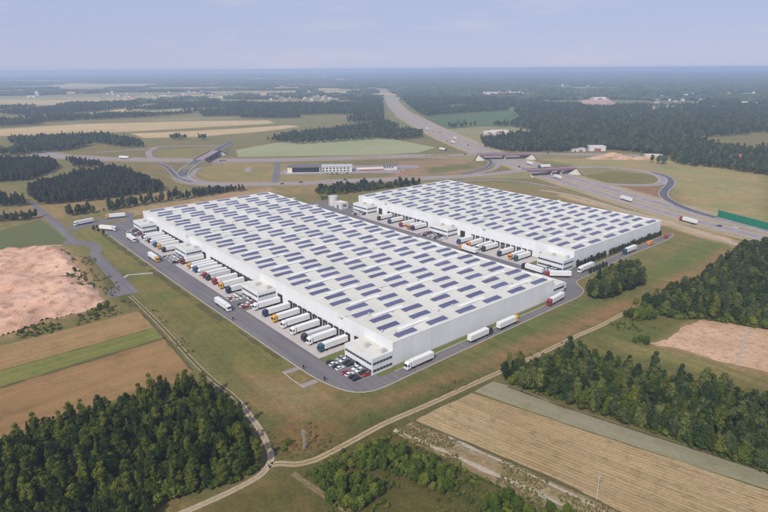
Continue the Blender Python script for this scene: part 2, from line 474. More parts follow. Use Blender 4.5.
# solar modules: dark blue-violet cells with pale module frames
m, nt, b = newmat('solar')
co = nd(nt, 'ShaderNodeTexCoord').outputs['Object']
br = nd(nt, 'ShaderNodeTexBrick'); br.offset = 0.0; br.inputs['Scale'].default_value = 1.0
br.inputs['Brick Width'].default_value = 1.0; br.inputs['Row Height'].default_value = 1.65; br.inputs['Mortar Size'].default_value = 0.03
br.inputs['Color1'].default_value = S(76, 76, 110); br.inputs['Color2'].default_value = S(84, 83, 120); br.inputs['Mortar'].default_value = S(140, 140, 164)
nt.links.new(co, br.inputs['Vector'])
oi = nd(nt, 'ShaderNodeObjectInfo').outputs['Random']
c = scale_c(nt, br.outputs['Color'], remap(nt, oi, 0, 1, 0.85, 1.15))
nt.links.new(c, b.inputs['Base Color']); b.inputs['Roughness'].default_value = 0.25; b.inputs['Specular IOR Level'].default_value = 0.5
plain('skylight', S(230, 228, 219), 0.35, 0.04, 0.4, 0.4)
plain('skylight_dull', S(206, 208, 196), 0.4, 0.05, 0.4, 0.4)

# ------------------------------------------------------------------ ground sheet
def axis(lo, hi, fine0, fine1, step, grow):
    a = list(np.arange(fine0, fine1 + 0.1, step))
    s = step; x = a[-1]
    while x < hi: s *= grow; x = min(hi, x + s); a.append(x)
    s = step; x = a[0]
    while x > lo: s *= grow; x = max(lo, x - s); a.insert(0, x)
    return np.array(a)
gx = axis(-24000, 24000, -290, 430, 3.2, 1.07)
gy = axis(-1500, 46000, 110, 900, 3.2, 1.07)
XX, YY = np.meshgrid(gx, gy)
tint = np.empty(XX.shape + (3,)); tint[:] = S(122, 115, 73)[:3]
wob = np.array([[mnoise.noise(Vector((x*0.02, y*0.02, 3.1))) for x in gx] for y in gy]) * 7.0
wob += np.array([[mnoise.noise(Vector((x*0.09, y*0.09, 8.1))) for x in gx] for y in gy]) * 3.0
def soft(poly, col, s=8.0, amt=1.0, local=False, kz=1.0):
    pts = [LA(*p) for p in poly] if local else GP(poly)
    d = sdf(XX, YY, pts) + wob * kz
    w = np.clip(0.5 - d / (2*s), 0, 1); w = w*w*(3 - 2*w) * amt
    tint[:] = tint * (1 - w[..., None]) + np.array(col[:3]) * w[..., None]
far = np.clip((YY - 1000) / 500, 0, 1)[..., None]
side_ = np.clip(XX / 600 + 0.5, 0, 1)[..., None]
tint[:] = tint * (1 - far) + (np.array(S(110, 118, 78)[:3]) * side_ + np.array(S(128, 122, 82)[:3]) * (1 - side_)) * far
soft([(0, 210), (120, 195), (260, 184), (400, 182), (450, 182), (330, 192), (200, 202), (110, 214), (60, 218), (0, 225)], S(142, 124, 84), 10)
soft([(110, 215), (190, 196), (270, 188), (280, 192), (150, 212), (120, 222)], S(156, 134, 100), 5)
soft([(66, 232), (120, 226), (210, 300), (300, 366), (345, 395), (300, 410), (240, 380), (180, 330), (140, 296), (110, 260)], S(118, 116, 66), 10)
soft([(240, 372), (290, 372), (345, 396), (300, 420), (270, 410), (240, 395)], S(146, 124, 86), 9)
soft([(262, 385), (300, 384), (320, 398), (290, 405)], S(162, 140, 104), 8, 0.7)
soft([(340, 395), (395, 386), (470, 350), (560, 309), (600, 290), (640, 272), (690, 248), (712, 240), (730, 242), (690, 268), (640, 290), (600, 306), (530, 334), (470, 362), (415, 386), (360, 402)], S(104, 112, 62), 6)
soft([(330, 408), (400, 392), (470, 364), (545, 334), (600, 312), (648, 292), (700, 266), (728, 250), (742, 255), (712, 276), (668, 296), (615, 318), (560, 344), (480, 374), (420, 396), (350, 418)], S(140, 116, 80), 5)
soft([(236, 398), (262, 420), (290, 430), (340, 424), (400, 404), (480, 373), (560, 346), (600, 330), (560, 356), (490, 384), (420, 412), (340, 450), (290, 458), (272, 450)], S(98, 98, 56), 7)
soft([(275, 430), (300, 424), (340, 428), (320, 446), (285, 450)], S(136, 110, 70), 6, 0.7)
soft([(200, 512), (288, 470), (350, 512), (340, 560), (180, 560)], S(108, 98, 58), 5)
soft([(300, 470), (390, 428), (470, 470), (560, 520), (420, 560), (330, 510)], S(96, 92, 50), 7)
soft([(640, 310), (720, 318), (660, 350), (768, 380), (768, 400), (640, 370), (560, 348), (590, 328)], S(106, 108, 60), 6)
soft([(605, 338), (640, 344), (700, 358), (768, 376), (768, 388), (700, 372), (620, 352)], S(136, 128, 80), 5)
soft([(215, 162), (330, 164), (330, 182), (215, 183), (195, 172)], S(142, 130, 84), 12)
soft([(395, 162), (475, 158), (480, 172), (390, 178)], S(150, 124, 98), 12)
soft([(425, 168), (470, 163), (475, 168), (430, 174)], S(112, 112, 64), 8)
soft([(585, 170), (640, 173), (655, 180), (610, 184), (580, 180)], S(118, 114, 66), 10)
soft([(600, 184), (655, 186), (662, 198), (640, 200)], S(142, 112, 84), 10)
soft([(530, 158), (660, 158), (768, 176), (768, 228), (690, 210), (672, 190), (660, 176), (580, 166)], S(150, 140, 98), 14)
soft([(440, 184), (520, 182), (600, 192), (680, 216), (740, 240), (660, 226), (560, 200), (470, 186)], S(134, 122, 82), 8)
soft([(560, 193), (620, 207), (690, 226), (745, 243), (735, 247), (670, 228), (600, 208), (555, 196)], S(178, 156, 128), 4)
soft([(150, 150), (215, 148), (205, 158), (160, 158)], S(132, 124, 78), 12)
soft([(100, 160), (160, 162), (180, 178), (160, 184), (110, 172)], S(126, 116, 74), 12)
soft([(96, 250), (130, 285), (142, 300), (136, 308), (110, 300), (92, 262)], S(96, 96, 56), 6)
soft([(-40, 258), (0, 248), (37, 244.5), (64, 247), (82, 262), (100, 288), (110, 299), (104, 305), (85, 314), (50, 322), (0, 339), (-40, 353)], S(176, 144, 112), 7, 0.8)
soft([(648, 345), (666, 339), (680, 326), (701, 318), (748, 324), (800, 331), (800, 382), (736, 368), (683, 352)], S(168, 138, 104), 5, 0.85)
deep_ = np.clip((np.hypot(XX, YY) - 8000) / 3000, 0, 1)[..., None]
tint[:] = tint * (1 - deep_) + np.array(S(78, 90, 62)[:3]) * deep_
near_ = np.clip((420 - YY) / 200, 0, 1)[..., None]             # vignette and exposure falloff painted into the tint: foreground ground darkened
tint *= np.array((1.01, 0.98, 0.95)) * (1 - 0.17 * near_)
verts = np.stack([XX, YY, np.zeros_like(XX)], -1).reshape(-1, 3)
nr, nc = XX.shape
ii = (np.arange(nr - 1)[:, None] * nc + np.arange(nc - 1)[None]).ravel()
faces = np.stack([ii, ii + 1, ii + nc + 1, ii + nc], -1)
gme = bpy.data.meshes.new('ground')
gme.from_pydata(verts.tolist(), [], faces.tolist()); gme.update()
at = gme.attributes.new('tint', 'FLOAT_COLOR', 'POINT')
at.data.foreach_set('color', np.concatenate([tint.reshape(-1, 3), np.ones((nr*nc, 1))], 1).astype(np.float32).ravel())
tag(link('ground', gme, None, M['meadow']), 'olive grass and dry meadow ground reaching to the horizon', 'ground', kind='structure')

# ------------------------------------------------------------------ fields
def field(name, px, mat, label, z=0.03, jit=0.6, step=6.0, cat='field'):
    o = polyfill(name, GP(px), M[mat], z, jit, step, seed=len(px) + px[0][0])
    return tag(o, label, cat, kind='structure')
field('wheat_field', [(-30, 355), (0, 346), (140, 311), (155, 327.5), (0, 371), (-30, 380)], 'tanfield', 'tan harvested field just below the sand pit')
field('clover_field', [(-30, 380), (0, 371), (155, 327.5), (165, 337.5), (0, 387.5), (-30, 398)], 'greenstrip', 'narrow green strip field between two tan fields', 0.04)
field('wheat_field', [(-30, 398), (0, 388.5), (165, 338.5), (193, 371), (180, 382), (100, 404), (40, 424), (0, 440), (-30, 448)], 'tanfield2', 'brown tan field above the dark lower left wood', 0.03)
field('pasture', [(-30, 236), (0, 231), (40, 219), (66, 239), (62, 244), (37, 246), (0, 250), (-30, 254)], 'pasture', 'dark green pasture left of the access road', 0.03)
field('stubble_field', [(414, 420.5), (440, 407), (471, 392.5), (576, 428), (768, 491), (800, 502), (800, 600), (680, 540), (576, 489.5), (500, 456)], 'stubble', 'striped straw stubble field at lower right', 0.03, 0.5)
field('grey_field', [(474, 391.5), (492, 381.5), (510, 386), (576, 410), (768, 471), (800, 482), (800, 501), (768, 490), (576, 427)], 'greygreen', 'narrow grey green field beside the right hand wood', 0.04, 0.4)
field('fallow_strip', [(394, 432), (413, 421.5), (500, 457), (576, 490.5), (660, 535), (620, 560), (540, 505), (470, 471), (410, 441)], 'fallow', 'rough fallow strip beside the stubble field', 0.03, 0.8)
field('sandy_field', [(651, 344), (668, 340), (682, 328), (701, 320), (748, 326), (790, 333), (790, 378), (736, 365), (683, 350)], 'sandpale', 'bare sandy plot between the two right hand woods', 0.03, 2.2, 2.5)
field('dirt_path', [(747.5, 326), (750, 326), (738, 366), (735, 365)], 'dirtpale', 'pale path across the sandy plot', 0.05, 0.3, cat='path')
field('far_field', [(0, 129), (80, 124), (192, 121), (268, 120.3), (275, 123.3), (192, 128), (130, 131.5), (60, 134.5), (0, 136), (-40, 138), (-40, 130)], 'gold', 'long golden field across the left distance', 0.06, 3, 40)
field('far_field', [(130, 133.5), (192, 131), (240, 128.3), (290, 125), (300, 126.6), (262, 131.5), (200, 136.5), (145, 138)], 'gold', 'golden field in front of the long left golden field', 0.06, 3, 40)
field('far_field', [(236, 150), (284, 141.5), (367, 136.3), (392, 139), (436, 147.5), (419, 152.5), (384, 154.5), (238, 157)], 'palegreen', 'pale green field behind the dealership', 0.06, 2, 30)
field('far_field', [(418, 118), (440, 115.2), (512, 110.5), (521, 119), (514, 126), (480, 126.5), (440, 128)], 'deepgreen', 'dark green field right of the motorway', 0.06, 2, 40)
field('far_field', [(438, 130), (480, 126.5), (514, 127), (530, 130), (536, 136), (500, 141), (478, 142), (455, 139)], 'olive', 'olive field below the dark green one by the motorway', 0.06, 2, 40)
field('far_field', [(70, 117), (100, 111.5), (155, 105), (168, 106.5), (130, 111), (96, 117)], 'gold', 'slanting golden field amid left woods', 0.06, 4, 60)
field('far_field', [(-40, 100), (0, 99), (60, 97.8), (150, 98.5), (160, 99.8), (100, 102), (40, 104), (-40, 108)], 'gold', 'wide golden field before the far left village', 0.06, 4, 60)
field('far_field', [(36, 86), (75, 83.8), (120, 84), (130, 87), (95, 90), (40, 88.2)], 'gold', 'golden field behind the far left village', 0.08, 5, 90)
field('far_field', [(140, 88.2), (192, 87.5), (300, 87), (302, 88.4), (200, 90), (140, 90.3)], 'gold', 'thin golden field strip in the middle left distance', 0.08, 5, 90)
field('far_field', [(196, 103), (240, 100.2), (270, 100.5), (240, 104), (205, 105)], 'gold', 'small golden field left of the forest belt', 0.06, 4, 60)
field('far_field', [(318, 94), (345, 89.5), (368, 88.5), (360, 91.5), (335, 95)], 'olive', 'olive clearing in the central far forest', 0.06, 4, 60)
field('quarry', [(478, 95), (490, 92.5), (530, 91), (532, 92.2), (508, 95.5), (484, 97.5)], 'sandpale', 'pale sand quarry in the forest right of the motorway', 0.06, 4, 40, 'quarry')
field('building_site', [(572, 103), (590, 98), (606, 96.5), (612, 101), (624, 106), (608, 110), (585, 108)], 'rose', 'pinkish bare building site in the right hand forest', 0.06, 4, 40, 'building site')
field('far_field', [(580, 128), (592, 125.5), (600, 127.5), (598, 131), (585, 132)], 'olive', 'small clearing in the right forest', 0.06, 3, 30)
field('far_field', [(602, 126), (640, 113), (668, 107), (670, 109), (640, 117), (606, 129)], 'palegreen', 'pale slanting clearing strip in right forest', 0.06, 3, 40)
field('far_field', [(505, 75.0), (550, 73.6), (556, 74.6), (508, 76)], 'palegreen', 'pale field strip near the right horizon', 0.1, 6, 200)
field('far_field', [(630, 69.6), (725, 67.6), (726, 68.6), (632, 70.8)], 'gold', 'long pale strip close under the right horizon', 0.1, 6, 400)
field('far_field', [(425, 134), (440, 131), (452, 140), (470, 150), (460, 151)], 'olive', 'grass slope beside the motorway', 0.055, 2, 30)
field('far_field', [(150, 119.5), (192, 117.5), (240, 116.5), (242, 118), (200, 119.5), (155, 121)], 'olive', 'olive strip above the long golden field', 0.06, 3, 60)
field('far_field', [(-20, 111), (20, 108.5), (60, 106.5), (62, 108.5), (20, 112), (-20, 116)], 'gold', 'small golden field at the left picture edge', 0.06, 3, 60)
for (pp, mt_, tx_) in [([(628, 97.5), (640, 95), (647, 95.2), (640, 98), (630, 98.6)], 'gold', 'pale clearing above the pinkish building site'), ([(654, 97.6), (660, 95.4), (664, 96), (661, 98.6)], 'rose', 'small pinkish clearing right of the building site'),
                       ([(688, 103.6), (694, 101.6), (702, 103.2), (696, 105)], 'palegreen', 'small pale clearing in the middle of right forest'), ([(728, 106.5), (742, 103.6), (756, 104), (750, 106.2), (735, 107.5)], 'gold', 'pale clearing near the right edge'),
                       ([(718, 95), (724, 93.4), (732, 93.8), (728, 95.4)], 'palegreen', 'little bright clearing under the far right village'), ([(664, 138.6), (668, 136.8), (674, 137.6), (670, 139)], 'palegreen', 'tiny clearing in the near right forest'),
                       ([(728, 151), (736, 148.6), (752, 148.4), (750, 150), (736, 151.8)], 'palegreen', 'narrow clearing above the red roofed house'), ([(640, 120), (700, 112), (702, 113), (645, 122)], 'palegreen', 'thin pale line through the right forest'),
                       ([(600, 131), (618, 129), (650, 127), (652, 128.6), (622, 132), (604, 133)], 'olive', 'olive strip in the near right forest'), ([(560, 81), (600, 80), (602, 81), (562, 82.2)], 'palegreen', 'pale strip left of the far right village'),
                       ([(160, 110), (190, 108.4), (230, 108), (232, 109.4), (195, 110.6), (165, 111.6)], 'gold', 'golden strip in front of the village left of the central forest'), ([(20, 116.4), (60, 113.6), (96, 112.4), (98, 113.6), (62, 115.4), (24, 118)], 'gold', 'golden strip inside the left wood band'),
                       ([(60, 92), (92, 91), (96, 92.4), (64, 93.8)], 'gold', 'thin golden strip left of the far left village'), ([(170, 95), (230, 94), (232, 95.2), (172, 96.4)], 'olive', 'olive strip right of the far left village'),
                       ([(100, 108), (150, 103), (152, 104.2), (106, 109.6)], 'olive', 'slanting olive strip above the slanting golden field'), ([(0, 120.5), (50, 117.5), (54, 118.6), (4, 122.2)], 'gold', 'thin golden strip above the long golden field')]:
    field('far_field', pp, mt_, tx_, 0.07, 2, 30)
rf_ = random.Random(21)
for k in range(46):
    px_, py_ = rf_.uniform(-30, 385), rf_.choice((rf_.uniform(76.5, 90), rf_.uniform(88, 112)))
    if py_ > 104 and px_ > 190: continue
    gx_, gy_ = G(px_, py_); wd2, dp2 = rf_.uniform(0.05, 0.16) * gy_, rf_.uniform(50, 150) * (gy_ / 2600) ** 1.1; sk = rf_.uniform(-0.35, 0.35)
    quad = [(gx_ - wd2, gy_ - dp2 - sk*wd2), (gx_ + wd2, gy_ - dp2*0.8 + sk*wd2), (gx_ + wd2*rf_.uniform(0.8, 1.1), gy_ + dp2 + sk*wd2), (gx_ - wd2*rf_.uniform(0.8, 1.1), gy_ + dp2*0.9 - sk*wd2)]
    mt_ = rf_.choice(('gold', 'gold', 'palegreen', 'olive'))
    tag(polyfill('far_field', quad, M[mt_], 0.075 + 0.002*k, 6, 60, seed=k), '%s field in the patchwork of the left distance' % dict(gold='golden', palegreen='pale green', olive='olive')[mt_], 'field', kind='structure')
for k in range(16):
    px_, py_ = rf_.uniform(420, 800), rf_.uniform(73.5, 96)
    gx_, gy_ = G(px_, py_); wd2, dp2 = rf_.uniform(0.015, 0.07) * gy_, rf_.uniform(30, 90) * (gy_ / 2600); sk = rf_.uniform(-0.3, 0.3)
    quad = [(gx_ - wd2, gy_ - dp2 - sk*wd2), (gx_ + wd2, gy_ - dp2*0.8 + sk*wd2), (gx_ + wd2, gy_ + dp2 + sk*wd2), (gx_ - wd2, gy_ + dp2*0.9 - sk*wd2)]
    tag(polyfill('far_field', quad, M[rf_.choice(('gold', 'palegreen', 'palegreen'))], 0.18 + 0.002*k, 6, 60, seed=k), 'pale clearing in the hazy right distance', 'field', kind='structure')
field('gravel_yard', [(478, 134), (486, 131.5), (496, 132.5), (522, 134.5), (524, 136), (500, 135.8)], 'dirtpale', 'pale storage yard on the olive field', 0.08, 2, 20, 'yard')

earth('margin', S(98, 90, 58), S(86, 84, 50), S(112, 98, 66), big=0.1, contrast=0.8)
for (pp, w_, tx_) in [([(-30, 380), (0, 371), (155, 327.5)], 0.7, 'dark furrow above the narrow green strip'), ([(-30, 398), (0, 388), (165, 338)], 1.6, 'dark furrow below the narrow green strip'), ([(414, 421.5), (500, 457), (576, 490.5), (660, 533)], 1.2, 'weedy furrow along the lower edge of stubble field'),
                      ([(414, 420), (440, 406.5), (471, 392), (492, 381)], 1.0, 'grassy margin at the upper end of stubble field'), ([(140, 311), (155, 327), (165, 338), (193, 371)], 1.4, 'weedy margin at the right end of tan fields'), ([(508, 386.5), (576, 411), (768, 472.5), (800, 483)], 1.2, 'brown margin between the grey green field and the wood')]:
    tag(ribbon('field_margin', catmull([G(*p) for p in pp], 3), 'wobble%.2f' % w_, M['margin'], 0.06), tx_, 'field margin', kind='structure')
# sand pit with mounds and furrows
def grid_patch(name, poly, res, hf, mat, z0):
    xs = [p[0] for p in poly]; ys = [p[1] for p in poly]
    ax_, ay_ = np.arange(min(xs), max(xs) + res, res), np.arange(min(ys), max(ys) + res, res)
    X, Y = np.meshgrid(ax_, ay_)
    d = sdf(X, Y, poly)
    wb = np.array([[mnoise.noise(Vector((x*0.12, y*0.12, 5.5))) for x in ax_] for y in ay_]) * 2.5
    ins = (d + wb) < 0
    idx = -np.ones(X.shape, int); idx[ins] = np.arange(ins.sum())
    v = [(X[i, j], Y[i, j], z0 + hf(X[i, j], Y[i, j], max(0.0, -d[i, j] - wb[i, j]))) for i, j in zip(*np.nonzero(ins))]
    f = []
    for i in range(X.shape[0] - 1):
        for j in range(X.shape[1] - 1):
            q = (idx[i, j], idx[i, j+1], idx[i+1, j+1], idx[i+1, j])
            if min(q) >= 0: f.append(q)
    return link(name, mesh(name, v, f, True), None, M[mat])
def heaps(x, y, d):
    e = min(1.0, d / 6.0)
    a = mnoise.fractal(Vector((x*0.035, y*0.035, 1.0)), 1.0, 2.0, 4)
    b_ = abs(mnoise.noise(Vector((x*0.06, y*0.025, 4.0))))
    c2_ = abs(mnoise.noise(Vector((x*0.16, y*0.11, 9.0))))
    return e * max(0.0, 1.4 + 3.4*a + 2.8*b_ + 1.3*c2_)
sp = grid_patch('sand_pit', GP([(-40, 262), (0, 250.5), (37, 246.5), (62, 248.5), (72, 256), (80, 268), (88, 280), (98, 290), (106, 298), (104, 303), (85, 312), (50, 320), (0, 337), (-40, 350)]), 1.6, heaps, 'sand', 0.03)
tag(sp, 'rutted pinkish sand pit left of the access road', 'sand pit', kind='structure')

# ------------------------------------------------------------------ roads and yards
def structure(o, label, cat='road'): return tag(o, label, cat, kind='structure')
structure(polyfill('access_road', GP([(27.5, 202.3), (46, 220), (66, 238), (66.5, 241), (62, 244.5), (70, 244.8), (80, 245), (88, 246.5), (91, 249.5), (91, 252), (89, 255.5), (100, 268.5), (116, 285.5), (104, 290.5), (110, 298), (140, 292), (131, 284), (112, 265.5), (100, 254), (102.3, 250), (101, 246.3), (96, 243.5), (86, 241), (77.5, 240.5), (73, 236), (67.5, 229), (50, 214.5), (32.5, 200.8)]), M['asphalt'], 0.06), 'grey asphalt access road bending past the sand pit')
structure(polyfill('entrance_road', GP([(68, 228), (76, 224.5), (95, 220.5), (112, 216.5), (126, 212.3), (134, 212.5), (134, 221), (128, 233), (118, 232), (113, 229), (104, 229), (110, 226.5), (122, 223.5), (128, 219), (112, 221.5), (95, 225), (78, 228.8), (72, 231)]), M['asphalt'], 0.05), 'asphalt entrance road to the near warehouse yard')
structure(ribbon('side_path', [(*G(x, y), 0) for x, y in [(122, 279), (128, 275), (140, 274), (153, 273)]], 2.2, M['kerb'], 0.05), 'pale path between access road and yard', 'path')
structure(ribbon('side_track', catmull([G(x, y) for x, y in [(62, 245.5), (50, 245.5), (37, 246.5), (15, 249), (-20, 253)]], 4), 2.6, M['dirtpale'], 0.05), 'pale track along the top of the sand pit', 'path')

front = [(331, -0.5), (346, -2), (352, -20), (340, -33), (313, -33), (200, -33.5), (100, -33), (30, -32.3), (14, -31.5), (6, -30.2), (-2.5, -27.6), (-8.3, -22.5), (-10.4, -14), (-10.2, -1), (-3.5, 0), (-1.2, -0.5), (20, -0.5)]
structure(polyfill('front_yard', [LA(*p) for p in front], M['asphalt'], 0.02), 'asphalt yard road along the near warehouse docks', 'yard')
side = [(-10.2, -2), (-9.4, 35), (-8.4, 94), (-7.8, 130), (-7.0, 140), (-4.2, 147), (1, 151.5), (6.5, 156), (8.3, 164), (8.9, 179), (11.8, 222), (12.1, 251), (12.9, 292), (16, 308), (19, 311), (19.4, 300), (18.8, 265), (18.2, 233), (17.2, 200), (17.6, 186), (20, 178), (20, 122.6), (-3, 122.2), (-3.5, 60), (-3.9, -2)]
structure(polyfill('side_road', [LA(*p) for p in side], M['asphalt'], 0.026), 'asphalt road round the right ends of both warehouses')
structure(polyfill('middle_yard', [LA(*p) for p in [(18, 122.2), (18, 176.8), (60, 176.8), (256, 176.8), (300, 178), (303, 150), (300, 122.2)]], M['asphalt'], 0.032), 'asphalt yard between the two warehouses', 'yard')
for (u0, u1, w0, w1, txt) in [(28, 100.5, -20.8, -0.4, 'right end docks of near warehouse'), (126, 204.5, -20.8, -0.4, 'middle docks of near warehouse'), (229, 293, -20.8, -0.4, 'left end docks of near warehouse'),
                              (48, 127, 157, 177.0, 'right docks of far warehouse'), (152, 235, 157, 177.0, 'left docks of far warehouse'), (22, 300, 122.4, 141, 'back docks of near warehouse')]:
    structure(polyfill('loading_apron', [LA(u0, w0), LA(u0, w1), LA((u0+u1)/2, w1), LA(u1, w1), LA(u1, w0), LA((u0+u1)/2, w0)], M['concrete'], 0.04), 'pale concrete loading apron at ' + txt, 'apron')
for (u0, u1, w0, w1, txt) in [(21.5, 27.5, -21, -0.6, 'left of the near corner office'), (101.0, 102.2, -20, -12.0, 'beside the middle office'), (-3.2, -0.3, -10, 121, 'under the right end wall of near warehouse'), (122.3, 125.5, -20.5, -0.6, 'left of the middle office'),
                              (44.0, 47.5, 158, 177, 'left of the right office of far warehouse')]:
    tag(polyfill('lawn_strip', [LA(u0, w0), LA(u1, w0), LA(u1, w1), LA(u0, w1)], M['grasslawn'], 0.05), 'green lawn strip ' + txt, 'lawn', kind='structure')
def kerb(uv, label):
    pts = catmull([LA(*p) for p in uv], 5)
    v, f = [], []
    for i, p in enumerate(pts):
        q0, q1 = pts[max(i-1, 0)], pts[min(i+1, len(pts)-1)]
        d = np.array((q1[0]-q0[0], q1[1]-q0[1])); d /= np.linalg.norm(d); nn = (-d[1]*0.22, d[0]*0.22)
        v += [(p[0]-nn[0], p[1]-nn[1], 0), (p[0]-nn[0], p[1]-nn[1], 0.13), (p[0]+nn[0], p[1]+nn[1], 0.13), (p[0]+nn[0], p[1]+nn[1], 0)]
        if i:
            a, b2 = 4*(i-1), 4*i
            f += [(a+k, a+k+1, b2+k+1, b2+k) for k in range(3)]
    tag(link('kerb', mesh('kerb', v, f), None, M['kerb']), label, 'kerb', kind='structure')
kerb([(340, -33.3), (313, -33.3), (200, -33.8), (100, -33.3), (30, -32.6), (14, -31.8), (6, -30.5), (-2.6, -27.9), (-8.5, -22.8), (-10.7, -14), (-10.4, 0), (-9.7, 35), (-8.7, 94), (-8.1, 130), (-7.3, 140), (-4.4, 147.3), (1, 151.9), (6.2, 156.3), (8.0, 164), (8.6, 179), (11.5, 222), (11.8, 251), (12.6, 292), (15.8, 308.5), (19.2, 311.5)], 'pale concrete kerb along the outer edge of the yard')
kerb([(-3.6, -2), (-3.2, 60), (-2.8, 120)], 'pale kerb under the right end wall of near warehouse')
kerb([(19.6, 181), (17.5, 190), (17.5, 200), (18.5, 233), (19.1, 265), (19.6, 300)], 'pale kerb below the far warehouse tree row')

# tracks
def track(px, label, base='verge', rut='dirtpale', w=3.2, rw=0.95):
    pts = catmull([G(x, y) for x, y in px], 3)
    o = structure(ribbon('dirt_track', pts, w, M[base], 0.055), label, 'track')
    for s in (-1, 1): ribbon('wheel_rut', offset(pts, s * 0.85), rw, M[rut], 0.065, parent=o)
def offset(pts, d):
    out = []
    for i, p in enumerate(pts):
        q0, q1 = pts[max(i-1, 0)], pts[min(i+1, len(pts)-1)]
        t = np.array((q1[0]-q0[0], q1[1]-q0[1])); t /= np.linalg.norm(t)
        out.append((p[0] - t[1]*d, p[1] + t[0]*d))
    return out
track([(150, 526), (185, 512), (215, 499), (240, 487), (258, 477), (267, 468), (271, 458), (268, 446), (260, 430), (250, 416), (240, 403)], 'pale dirt track round the lower left wood', 'dirt', 'dirtpale', 2.3, 0.7)
track([(240, 403), (232, 395), (214, 381), (192, 360), (165, 330), (140, 305), (130, 296)], 'faint brown track along the right end of the tan fields', 'margin', 'sandverge', 2.6, 0.55)
track([(268, 466), (280, 463.5), (295, 464.5), (315, 460), (345, 445), (384, 424), (430, 404), (480, 381), (505, 370), (540, 354), (576, 336.5), (600, 326), (623, 314), (641, 305)], 'sandy track running from the junction up to the right', 'verge', 'dirt', 2.9, 1.05)
structure(ribbon('dirt_track', catmull([G(x, y) for x, y in [(293, 473), (300, 479), (318, 491), (352, 514), (380, 530)]], 3), 2.2, M['fallow'], 0.06), 'short bare track heading down from the junction', 'track')
structure(ribbon('dirt_track', catmull([G(x, y) for x, y in [(394, 430), (420, 441), (450, 454), (480, 468), (530, 490), (576, 512)]], 3), 'wobble1.5', M['dirtpale'], 0.07), 'pale wheel track through the fallow strip', 'track')
structure(ribbon('dirt_track', catmull([G(x, y) for x, y in [(448, 437), (480, 452), (520, 470), (576, 497), (620, 520)]], 3), 'wobble1.2', M['dirtpale'], 0.07), 'thin pale wheel track along the stubble field edge', 'track')
for (uv, w_, tx_) in [([(318, -36.5), (290, -36.8), (262, -36.6), (236, -37), (214, -36.8)], 3.6, 'dark grassy ditch beside the left part of the yard road'), ([(205, -37), (185, -36.6), (160, -37), (140, -36.5)], 3.0, 'dark grassy ditch beside the middle of the yard road'),
                      ([(128, -36.4), (112, -36.8), (96, -36.4)], 3.2, 'dark grassy ditch below the middle office'), ([(80, -35.4), (60, -35.2), (40, -34.8)], 1.8, 'thin dark ditch near the paved ramps')]:
    tag(ribbon('ditch', catmull([LA(*p) for p in uv], 3), 'wobble%.2f' % w_, M['margin'], 0.05), tx_, 'ditch', kind='structure')
# drainage ramps beside the yard
for a, tx in (((25.5, 33.2), 'upper'), ((9.5, 30.9), 'lower')):
    pass
for (u, txt) in ((26.5, 'left'), (12.0, 'right')):
    structure(polyfill('paved_ramp', [LA(u - 1.6, -32.6), LA(u + 1.6, -32.6), LA(u + 1.9, -39.5), LA(u - 1.2, -39.5)], M['asphalt_old'], 0.05), 'small %s paved ramp off the yard road below the near car park' % txt, 'ramp')
structure(ribbon('kerb_line', [(*LA(28.4, -39.8), 0), (*LA(20, -40.2), 0), (*LA(10.4, -39.8), 0)], 0.5, M['kerb'], 0.08), 'pale kerb joining the two paved ramps', 'kerb')

# motorway
mw = [(352, 86.6), (368, 87.6), (379, 89.2), (385.5, 92.6), (390, 98), (395, 105), (403, 113), (420, 123), (440, 133), (460, 141.7), (480, 150), (510, 160.5), (535, 168.7), (555, 175.5), (576, 182.3), (611, 192.6), (651, 204.8), (716, 222), (768, 235), (830, 252)]
mwp = catmull([G(*p) for p in mw], 25)
wid = [56 if p[1] > 1700 else 68 if p[1] > 1000 else 62 for p in mwp]
structure(ribbon('motorway_verge', mwp, wid, M['sandverge'], 0.07), 'sandy grass verge and median of the motorway', 'verge')
def offset(pts, d):
    out = []
    for i, p in enumerate(pts):
        q0, q1 = pts[max(i-1, 0)], pts[min(i+1, len(pts)-1)]
        t = np.array((q1[0]-q0[0], q1[1]-q0[1])); t /= np.linalg.norm(t)
        out.append((p[0] - t[1]*d, p[1] + t[0]*d))
    return out
for s, txt in ((11.8, 'far carriageway of the motorway'), (-11.8, 'near carriageway of the motorway')):
    r_ = structure(ribbon('motorway', offset(mwp, s), 14.5, M['asphalt_old'], 0.10), 'pale asphalt ' + txt)
    for e_ in (-6.5, 6.5):
        ribbon('edge_line', offset(mwp, s + e_), 0.45, M['paint'], 0.115, parent=r_)
    for e_ in (-1.8, 1.8):
        v, f = [], []
        pl = offset(mwp, s + e_)
        for i in range(0, len(pl) - 1):
            p, q = np.array(pl[i]), np.array(pl[i+1]); L = np.linalg.norm(q - p); t = (q - p) / L; nn = np.array((-t[1], t[0])) * 0.16
            for k in range(int(L // 12)):
                a_, b_ = p + t * k * 12, p + t * (k * 12 + 4); n0 = len(v)
                v += [(*(a_ - nn), 0.118), (*(b_ - nn), 0.118), (*(b_ + nn), 0.118), (*(a_ + nn), 0.118)]; f.append((n0, n0+1, n0+2, n0+3))
        link('lane_dashes', mesh('lane_dashes', v, f), r_, M['paint'])
structure(ribbon('service_track', catmull([G(*p) for p in [(392.5, 96), (400, 107.5), (410, 114), (428, 122.5), (450, 132), (478, 143), (500, 151)]], 25), 7, M['dirt'], 0.12), 'pale sandy strip along the right edge of the motorway', 'track')

